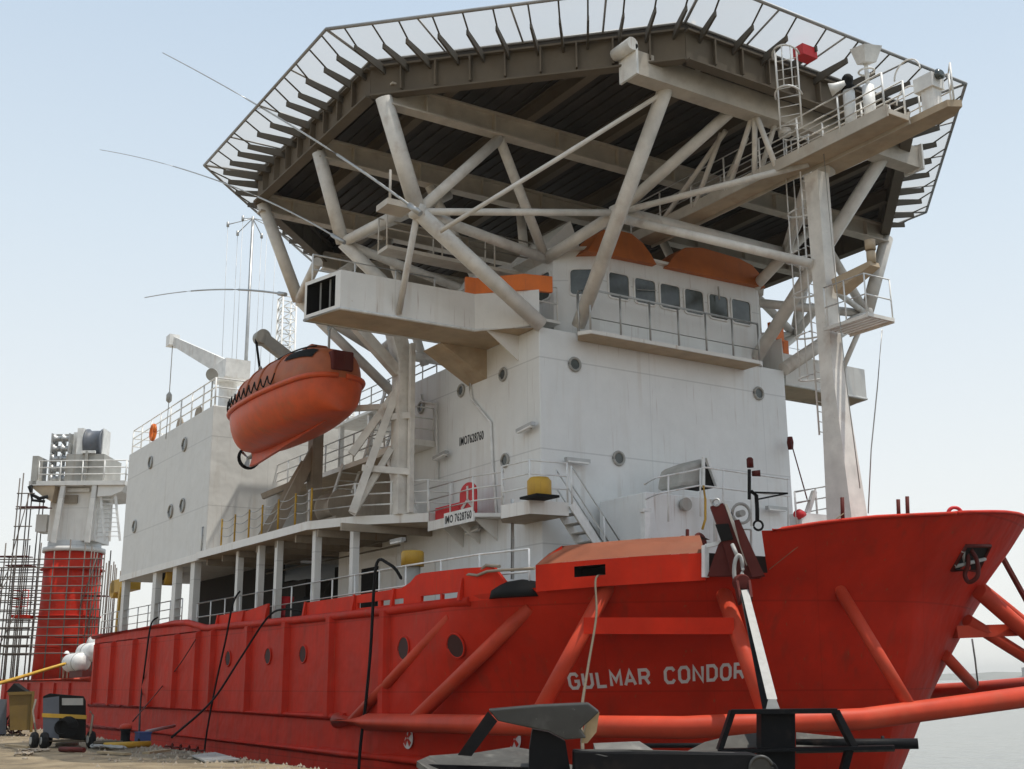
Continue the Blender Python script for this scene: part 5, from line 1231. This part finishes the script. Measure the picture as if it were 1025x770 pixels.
b = MB(); b.lathe(A_(762, 769, -.03), FW, [(.12, 0), (.12, .08), (.05, .1)], 20); b.torus(A_(762, 769, -.02), FW, .13, .025, 20, 6); b.build('shackle_pin', 'crown', shk)
b = MB()
for px in (480, 560, 700): b.bar(A_(px, 846.5, -.6), A_(px, 846.5, 1.2), .25, .22)
sk = b.build('timber_bearer', 'maroon'); tag(sk, 'timber bearers on the quay under the nearest black anchor', 'timbers')

DB = 25.6
def B_(px, py, d=0): return atd(px, py, DB+d)
an2 = thing('anchor', 'anchor hung by a shackle before the ship name, its pale shank nearly upright', 'anchor', B_(780, 770))
b = MB(); b.hexa([B_(764, 714, .3), B_(777, 714, .3), B_(777, 714, .75), B_(764, 714, .75)], [B_(740, 590, 2.9), B_(746, 590, 2.9), B_(746, 590, 3.3), B_(740, 590, 3.3)]); sk2 = b.build('shank', 'anchor', an2)
b = MB(); b.hexa([B_(768, 700, .25), B_(778, 700, .28), B_(778, 700, .6), B_(768, 700, .6)], [B_(742, 591, 2.85), B_(749, 590, 2.9), B_(749, 590, 3.2), B_(742, 591, 3.2)]); b.hexa([B_(766, 713, .2), B_(782, 713, .2), B_(782, 713, .6), B_(766, 713, .6)], [B_(769, 700, .26), B_(777, 700, .26), B_(777, 700, .6), B_(769, 700, .6)]); b.build('shank_flange', 'shank', sk2)  # right face coloured pale as if sunlit
b = MB(); w = .085
b.bar(B_(732, 712.5), B_(838, 711.5), .5, .09); b.bar(B_(733, 712), B_(720, 751), .10, .3, FW); b.bar(B_(836, 712), B_(855, 749), .12, .3, FW); b.bar(B_(719, 751.5), B_(895, 748), .4, .07); b.bar(B_(850, 750), B_(842, 780), .14, .2, FW); b.build('crown_frame', 'anchor', an2)
b = MB(); b.prism([B_(762, 713), B_(796, 713), B_(796, 790), B_(762, 790)], FW*.5); b.build('crown_block', 'anchor', an2)
for pts in ([(686, 753, .2), (705, 743, .6), (728, 737, .8), (763, 733, .9), (763, 752, .3)], [(797, 733, .9), (846, 738, .8), (872, 744, .6), (896, 750, .3), (797, 752, .3)]):
    b = MB(); b.prism([B_(*p) for p in pts], V((0, 0, -.05))+FW*.05); b.build('fluke', 'plate', an2)
b = MB(); b.tube(B_(642, 746.5, .7), B_(760, 746, .7), .05); b.tube(B_(797, 745, .6), B_(919, 744.5, .6), .105); b.tube(B_(884, 744, .6)-V((0, 0, .14)), B_(884, 744, .6)+V((0, 0, .14)), .035); b.build('stabiliser_bar', 'anchor', an2)
b = MB(); b.lathe(B_(743, 583, 3.2), FW, [(.16, -.15), (.2, 0), (.2, .25), (.12, .4)], 16); b.bar(B_(737, 583, 3.0), B_(741, 604, 2.8), .06, .2); b.bar(B_(750, 583, 3.0), B_(752, 600, 2.8), .06, .2); b.build('swivel', 'maroon', sk2)
b = MB(); c = B_(739, 570, 3.6); b.poly([c+RG*(.10*math.cos(a)+.03*math.sin(a))+V((0, 0, .34*math.sin(a))) for a in [2*PI*i/20 for i in range(20)]], .05, 8, True); b.tube(c+V((0, 0, .3)), atd(733, 545, D_-.25), .05); b.build('shackle', 'shank', sk2)

# ------------------------------------------------------------------ ropes, wires, hoses
def rope(name, pts, r, m, label, cat): b = MB(); b.poly(pts, r, 7); return tag(b.build(name, m), label, cat)
def sm(pts, n=6):
    out = []
    P4 = [pts[0]]+pts+[pts[-1]]
    for i in range(1, len(P4)-2):
        for k in range(n):
            t = k/n; p0, p1, p2, p3 = P4[i-1], P4[i], P4[i+1], P4[i+2]
            out.append(.5*((2*p1)+(p2-p0)*t+(2*p0-5*p1+4*p2-p3)*t*t+(3*p1-p0-3*p2+p3)*t**3))
    out.append(pts[-1]); return out
f0 = onhull(603, 580)
rope('mooring_rope', sm([f0+V((-.1, .25, .1)), f0+V((.2, -.35, 0)), atd(597, 615, 27.5), atd(589, 665, 24), atd(582, 712, 19.5), atd(583, 745, 17.2), atd(584, 800, 16.2)]), .027, 'wirebrown', 'tan rope led from the fairlead in the red housing down behind the nearest anchor', 'rope')
Yh = -B-.28
hz = lambda px, py: at(px, py, Y=Yh)
rope('hose', sm([at(402, 580, Y=-8.95), at(396, 570, Y=-9.1), at(388, 564, Y=-9.2), at(379, 561, Y=-9.3), hz(375, 580), hz(371, 650), hz(366, 705), hz(361, 745), hz(358, 790)]), .05, 'black', 'thick black hose looped over the rail and hanging straight down beside the after bolster tube', 'hose')
rope('mooring_rope', sm([at(303, 612, Y=-9.0), at(285, 610, Y=-9.3), at(268, 618, Y=-9.6), at(240, 660, Y=-10.4), at(212, 702, Y=-11.8), at(172, 738, Z=.45)]), .038, 'black', 'black rope running slantwise from the ship rail to the quay beside the blue box', 'rope')
rope('hose', sm([at(240, 592, Y=-9.05), hz(233, 605), hz(226, 640), hz(215, 690), hz(206, 740), hz(203, 775)]), .038, 'black', 'thin black hose hanging down the red shell between two round scuttles and the slanting rope', 'hose')
rope('hose', sm([at(158, 618, Y=-9.05), hz(151, 626), hz(146, 660), hz(141, 700), at(139, 742, Z=.1)]), .042, 'black', 'black hose hanging from the after rail straight down to the quay', 'hose')
rope('wire', sm([hz(196, 640), hz(180, 665), hz(160, 690), at(133, 722, Z=.9)]), .025, 'maroon', 'thin dark wire slanting across the after part of the red shell', 'wire')
rope('mooring_rope', sm([at(67, 664, Y=-9.4), at(40, 672, Y=-11), at(10, 681, Y=-13), at(-30, 692, Y=-15.5)]), .10, 'yellow', 'yellow mooring rope from the stern fenders towards the left edge', 'rope')
cq = onhull(969, 560)
rope('rope_loop', sm([cq+V((.05, -.12, .35)), cq+V((.12, -.16, -.1)), cq+V((.02, -.22, -.42)), cq+V((.12, -.2, -.62)), cq+V((.32, -.1, -.45)), cq+V((.3, -.05, -.05)), cq+V((.15, -.1, .3))]), .06, 'maroon', 'dark rope eye hanging out of the bow chock', 'rope')
rope('wire', [at(973, 640, Y=2.5), at(976, 660, Y=2.8), at(979, 686, Y=3.2)], .025, 'steel', 'thin wire hanging from the port bolster beam beyond the bow', 'wire')
rope('wire', [onhull(845, 516)+V((0, 0, .05)), onhull(795, 550), onhull(770, 570)], .014, 'rope', 'thin cord slanting across the bow plating from the rail to the anchor well', 'cord')
b = MB(); b.poly([at(445, 586, Y=-9.0)]+[at(x, y, Y=-9.02) for x, y in ((460, 578), (470, 575), (478, 576), (488, 572), (500, 571), (535, 569))], .04, 6); b.poly([at(462, 573, Y=-8.9), at(480, 572, Y=-8.9), at(487, 566, Y=-8.9), at(500, 567, Y=-8.9)], .05, 6); tag(b.build('hose', 'brown'), 'tangled hoses lashed along the rail above the raised bulwark', 'hose')
b = MB(); q = at(523, 591, Y=-8.2); b.lathe((q.x, q.y, 4.13), (0, 0, 1), [(.9, 0), (.85, .2), (.5, .42), (.05, .5)], 18); tag(b.build('tarpaulin_heap', 'black'), 'black covered heap on deck in the gap aft of the fairlead housing', 'heap')
q = at(540, 498, Y=-6.5)
b = MB(); b.lathe((q.x, q.y, 7.16), (0, 0, 1), [(.3, 0), (.36, .1), (.36, .5), (.28, .6)], 14); wl_ = b.build('work_light', 'yellow'); tag(wl_, 'rusty yellow work light standing on the corner platform by the stair', 'lamp')
b = MB(); b.box(q.x-.45, q.x+.45, q.y-.4, q.y+.4, 7.152, 7.22); b.build('base', 'black', wl_)

# ------------------------------------------------------------------ quay clutter
gp = lambda px, py: at(px, py, Z=0)
q = gp(68, 749)
wm = thing('welding_machine', 'black engine welder on small rubber wheels with a yellow stripe, standing on the quay', 'welding machine', (q.x, q.y, 0))
def wmp(px, py, d=0): 
    D0 = (V((q.x, q.y))-CAM.xy).length; return atd(px, py, D0+d)
b = MB(); b.prism([wmp(43, 697), wmp(50, 694), wmp(60, 695), wmp(84, 697), wmp(86, 702), wmp(86, 741), wmp(43, 738)], (wmp(60, 700)-CAM).normalized()*1.3); wb = b.build('housing', 'dark', wm, bev=.03)
b = MB(); b.prism([wmp(43, 699, -.02), wmp(59, 697, -.02), wmp(59, 740, -.02), wmp(43, 737, -.02)], FW*.02); b.build('side_panel', 'darkgrey', wb)
b = MB(); b.prism([wmp(62, 699, -.03), wmp(83, 699, -.03), wmp(83, 706, -.03), wmp(62, 706, -.03)], FW*.03); b.build('control_panel', 'grey', wb)
b = MB(); b.prism([wmp(42, 714, -.035), wmp(86.5, 716, -.035), wmp(86.5, 720, -.035), wmp(42, 718, -.035)], FW*.03); b.build('stripe', 'yellow', wb)
for px, py, d in ((34, 742, -.1), (44, 742, -.3), (91, 740, -.1), (48, 738, 1.3)):
    b = MB(); c = wmp(px, py, d); c.z = .26; b.lathe(c-RG*.1, RG*.8+FW*.6, [(.12, 0), (.24, .01), (.27, .06), (.27, .14), (.24, .19), (.12, .2)], 20); w_ = b.build('wheel', 'black', wm)
    b = MB(); b.lathe(c-RG*.11, RG*.8+FW*.6, [(.12, -.01), (.12, .23)], 14); b.build('hub', 'grey', w_)
b = MB(); b.poly([wmp(90, 712, -.1), wmp(93, 716, -.1), wmp(90, 738, -.2)], .04); b.poly([wmp(33, 742, .2), wmp(62, 742, .2), wmp(90, 741, .2)], .05); b.poly([wmp(36, 735, .1), wmp(33, 712, .2), wmp(36, 700, .3)], .03); b.build('drawbar', 'brown', wm)
b = MB()
for k in range(6): b.torus(wmp(62+k*1.2, 728, -.12), FW, .22+.02*k, .03, 14, 6)
b.build('coiled_cable', 'black', wm)
q = gp(14, 737)
sk_ = thing('skip', 'open yellow steel bin at the left edge of the quay', 'bin', (q.x, q.y, 0))
def skp(px, py, d=0): return atd(px, py, (V((q.x, q.y))-CAM.xy).length+d)
b = MB(); b.prism([skp(9, 696), skp(33, 695), skp(31, 731), skp(10, 731)], (skp(10, 700)-CAM).normalized()*1.8); b.build('body', 'dull_yellow', sk_)
b = MB(); b.bar(skp(8, 694.5, -.03), skp(34, 693.5, -.03), .12, .12); b.bar(skp(33, 692, -.03), skp(31, 733, -.03), .1, .12); b.build('rim', 'dull_yellow', sk_)
b = MB(); b.prism([skp(6, 693, .6), skp(14, 684, .6), skp(22, 690, .6), skp(28, 693, .6)], FW*.5); tag(b.build('scrap', 'black'), 'dark scrap heaped in the yellow bin', 'scrap')
q = gp(-2, 736)
b = MB(); b.prism([atd(-14, 700, (V((q.x, q.y))-CAM.xy).length), atd(7, 700, (V((q.x, q.y))-CAM.xy).length), atd(6, 735, (V((q.x, q.y))-CAM.xy).length), atd(-14, 736, (V((q.x, q.y))-CAM.xy).length)], (ray(0, 700)).normalized()*1.2); tag(b.build('crate', 'darkgrey'), 'dark grey crate cut off by the left edge, beside the yellow bin', 'crate')
q = gp(13, 735)
re_ = thing('hose_reel', 'rust red spoked hose reel standing in front of the yellow bin', 'reel', (q.x, q.y, 0))
c = V((q.x, q.y, .44)); b = MB(); b.torus(c, (RG*.3+FW), .4, .04, 22, 8); b.torus(c+FW*.3, (RG*.3+FW), .4, .04, 22, 8)
for k in range(4):
    a = k*PI/4; v = RG*math.cos(a)*.4+V((0, 0, math.sin(a)*.4)); b.tube(c-v, c+v, .022, n=6)
b.tube(c, c+FW*.3, .09); b.build('reel_wheel', 'maroon', re_)
b = MB(); b.bar((q.x, q.y, .02), c, .06, .06); b.bar(c*1+RG*.35-V((0, 0, .42)), c, .05, .05); b.bar(c-RG*.35-V((0, 0, .42)), c, .05, .05); b.build('stand', 'brown', re_)
q = gp(125, 744)
bo = thing('bollard', 'black mooring bollard with a faded red cap at the quay edge', 'bollard', (q.x, q.y, 0))
b = MB(); b.lathe((q.x, q.y, 0), (0, 0, 1), [(.28, 0), (.28, .05), (.16, .1), (.16, .42), (.2, .48)], 20); b.build('post', 'black', bo)
b = MB(); b.lathe((q.x, q.y, .48), (0, 0, 1), [(.2, 0), (.22, .05), (.19, .12), (.1, .17), (.01, .18)], 20); b.build('cap', 'tube', bo)
q = gp(143, 744); b = MB(); b.box(q.x-.35, q.x+.25, q.y-.2, q.y+.2, .0, .34); b.box(q.x-.37, q.x+.27, q.y-.22, q.y+.22, .34, .38)
M['blue'] = mat('blue_paint', (.035, .07, .20), .5, bump=0); tag(b.build('tool_box', 'blue'), 'small dark blue box on the quay next to the red capped bollard', 'box')
b = MB(); b.tube(gp(146, 741)+V((0, 0, .3)), gp(174, 738)+V((0, 0, .42)), .06); tag(b.build('nozzle', 'steel'), 'grey pipe nozzle lying from the blue box toward the slanting rope', 'pipe')
def pipe_(px0, py0, px1, py1, r, m, lab): b = MB(); b.tube(gp(px0, py0)+V((0, 0, r)), gp(px1, py1)+V((0, 0, r)), r); tag(b.build('pipe', m), lab, 'pipe', 'pipes lying on the quay')
pipe_(60, 752.5, 84, 753.5, .075, 'maroon', 'short rust red pipe on the ground in front of the welding machine')
pipe_(104, 750, 150, 748, .10, 'yellow', 'dirty yellow pipe lying on the quay below the red capped bollard')
pipe_(56, 747.5, 78, 746.5, .06, 'brown', 'brown pipe lying under the welding machine')
rng = random.Random(8)
b = MB()
for k in range(5):
    c = gp(rng.uniform(18, 44), rng.uniform(751, 756)); pts = []
    for i in range(14): pts.append(c+V((rng.uniform(-.5, .5), rng.uniform(-.3, .3), .03+.05*rng.random())))
    b.poly(sm(pts, 3), .022, 5)
tag(b.build('cable_heap', 'brown'), 'tangle of brown cables on the ground left of the short rust red pipe', 'cables')
b = MB()
for k in range(5):
    c = gp(rng.uniform(90, 116), rng.uniform(746, 752)); pts = [c+V((rng.uniform(-.5, .5), rng.uniform(-.3, .3), .04+.09*rng.random())) for i in range(12)]
    b.poly(sm(pts, 3), .03, 5)
tag(b.build('hose_heap', 'grey'), 'heap of grey hoses between the welding machine and the bollard', 'hoses')
for k, (px, py) in enumerate(((116, 762), (25, 760), (190, 760), (160, 757), (225, 763))):
    c = gp(px, py); b = MB(); pr = rng.uniform(.05, .1); b.lathe(c-V((0, 0, .02)), (0, 0, 1), [(pr, 0), (pr*1.1, pr*.6), (pr*.5, pr), (.01, pr*1.05)], 7)
    tag(b.build('stone', 'brown'), ['dark stone lying alone on the sand below the hose heap', 'dark stone by the left bottom corner of the sand', 'stone near the quay edge, second from the right', 'stone below the grey pipe nozzle', 'stone farthest right on the sand'][k], 'stone', 'stones on the quay sand')
rub = MB()
for k in range(900):
    x, y = rng.uniform(-30, 3), -13.5-abs(rng.gauss(0, 1.6)); r_ = rng.uniform(.015, .075); c = V((x, y, r_*.5))
    rub.add([c+V((r_*math.cos(a)*rng.uniform(.6, 1.2), r_*math.sin(a)*rng.uniform(.6, 1.2), -r_*.6)) for a in [i*2*PI/5 for i in range(5)]]+[c+V((0, 0, r_*.7))], [(i, (i+1) % 5, 5) for i in range(5)])
rub = rub.build('rubble', 'brown'); rub['kind'] = 'stuff'
for k, (px0, py0, px1, py1, lab) in enumerate(((100, 755, 128, 757, 'grey weathered plank lying on the sand below the hoses'), (146, 756, 168, 753, 'weathered plank on the sand below the blue box'), (8, 748, 30, 750, 'weathered plank at the left edge in front of the yellow bin'))):
    b = MB(); b.bar(gp(px0, py0)+V((0, 0, .06)), gp(px1, py1)+V((0, 0, .06)), .22, .06); tag(b.build('plank', 'rope'), lab, 'plank', 'planks on the quay')
b = MB(); c = gp(108, 749)
for k in range(3): b.torus(c+V((0, 0, .05+.07*k)), (0, 0, 1), .5-.04*k, .035, 22, 6)
tag(b.build('coiled_rope', 'wirebrown'), 'coil of brown rope beside the dirty yellow pipe', 'rope coil')
b = MB()
for k in range(9):
    p = gp(168+k*4.2, 748.5+.55*k)+V((0, 0, .04)); b.torus(p, (RG if k % 2 else V((0, 0, 1))), .10, .028, 10, 5)
tag(b.build('chain', 'maroon'), 'short rusty chain lying along the quay edge', 'chain')
b = MB(); b.prism([gp(192, 758)+V((0, 0, .02)), gp(215, 755)+V((0, 0, .02)), gp(240, 762)+V((0, 0, .02)), gp(205, 764)+V((0, 0, .02))], (0, 0, .04)); tag(b.build('steel_plate', 'grey'), 'grey plate lying flat on the sand at the quay edge', 'plate')

# ------------------------------------------------------------------ dusty air
hb = MB(); hb.box(-6100, 6100, -6100, 6100, -9.2, 60); hzo = hb.build('haze', 'rail'); hzo['kind'] = 'stuff'
hm = bpy.data.materials.new('haze_air'); hm.use_nodes = True; nt = hm.node_tree; nt.nodes.clear()
ho = nt.nodes.new('ShaderNodeOutputMaterial'); hv = nt.nodes.new('ShaderNodeVolumePrincipled'); hv.inputs['Color'].default_value = (.93, .93, .90, 1); hv.inputs['Density'].default_value = .00018; hv.inputs['Anisotropy'].default_value = .2
nt.links.new(hv.outputs[0], ho.inputs['Volume']); hzo.data.materials.clear(); hzo.data.materials.append(hm)
# ------------------------------------------------------------------ camera, light, sky
cam = bpy.data.cameras.new('camera'); co = bpy.data.objects.new('camera', cam); COL.objects.link(co); S.camera = co
cam.sensor_width = 36; cam.lens = 36*F/1025; cam.clip_end = 9000; cam.clip_start = .1
fwd = ray(512.5, 385).normalized(); rt = (ray(612.5, 385)-ray(512.5, 385)).normalized(); up = rt.cross(fwd).normalized()
mt = Matrix((rt, up, -fwd)).transposed().to_4x4(); mt.translation = CAM; co.matrix_world = mt

SUN = V((.26, .22, 1)).normalized()
el = math.asin(SUN.z)
sl_ = bpy.data.lights.new('sun', 'SUN'); so = bpy.data.objects.new('sun', sl_); COL.objects.link(so)
sl_.energy = 3.7; sl_.angle = math.radians(.6); sl_.color = (1, .95, .86); so.location = (0, 0, 80)
so.rotation_euler = SUN.to_track_quat('Z', 'Y').to_euler()
w = bpy.data.worlds.new('World'); S.world = w; w.use_nodes = True; nt = w.node_tree
sky = nt.nodes.new('ShaderNodeTexSky'); sky.sky_type = 'NISHITA'; sky.sun_disc = False
sky.sun_elevation = el; sky.sun_rotation = math.atan2(SUN.x, SUN.y); sky.air_density = 1.0; sky.dust_density = 2.0; sky.ozone_density = 1.2
bg = nt.nodes['Background']; bg.inputs['Strength'].default_value = .10
# dusty gulf haze: the sky pales towards the horizon
tc = nt.nodes.new('ShaderNodeTexCoord'); sx = nt.nodes.new('ShaderNodeSeparateXYZ'); nt.links.new(tc.outputs['Generated'], sx.inputs[0])
rp = nt.nodes.new('ShaderNodeValToRGB'); nt.links.new(sx.outputs['Z'], rp.inputs['Fac'])
e = rp.color_ramp.elements; e[0].position = 0; e[0].color = (.97, .97, .97, 1); e[1].position = .75; e[1].color = (.7, .7, .7, 1)
mx = nt.nodes.new('ShaderNodeMix'); mx.data_type = 'RGBA'; nt.links.new(rp.outputs[0], mx.inputs['Factor']); nt.links.new(sky.outputs[0], mx.inputs['A'])
hz_ = nt.nodes.new('ShaderNodeValToRGB'); nt.links.new(sx.outputs['Z'], hz_.inputs['Fac'])
e = hz_.color_ramp.elements; e[0].position = 0; e[0].color = (.90, .90, .86, 1); e[1].position = .62; e[1].color = (.56, .70, .86, 1); e.new(.16).color = (.84, .88, .89, 1); e.new(.36).color = (.72, .82, .90, 1)
sc_ = nt.nodes.new('ShaderNodeVectorMath'); sc_.operation = 'SCALE'; sc_.inputs['Scale'].default_value = 10.2; nt.links.new(hz_.outputs[0], sc_.inputs[0])
nt.links.new(sc_.outputs[0], mx.inputs['B']); nt.links.new(mx.outputs['Result'], bg.inputs['Color'])
S.view_settings.view_transform = 'Standard'; S.view_settings.look = 'None'; S.view_settings.exposure = .10; S.view_settings.gamma = 1
S.render.engine = 'CYCLES'
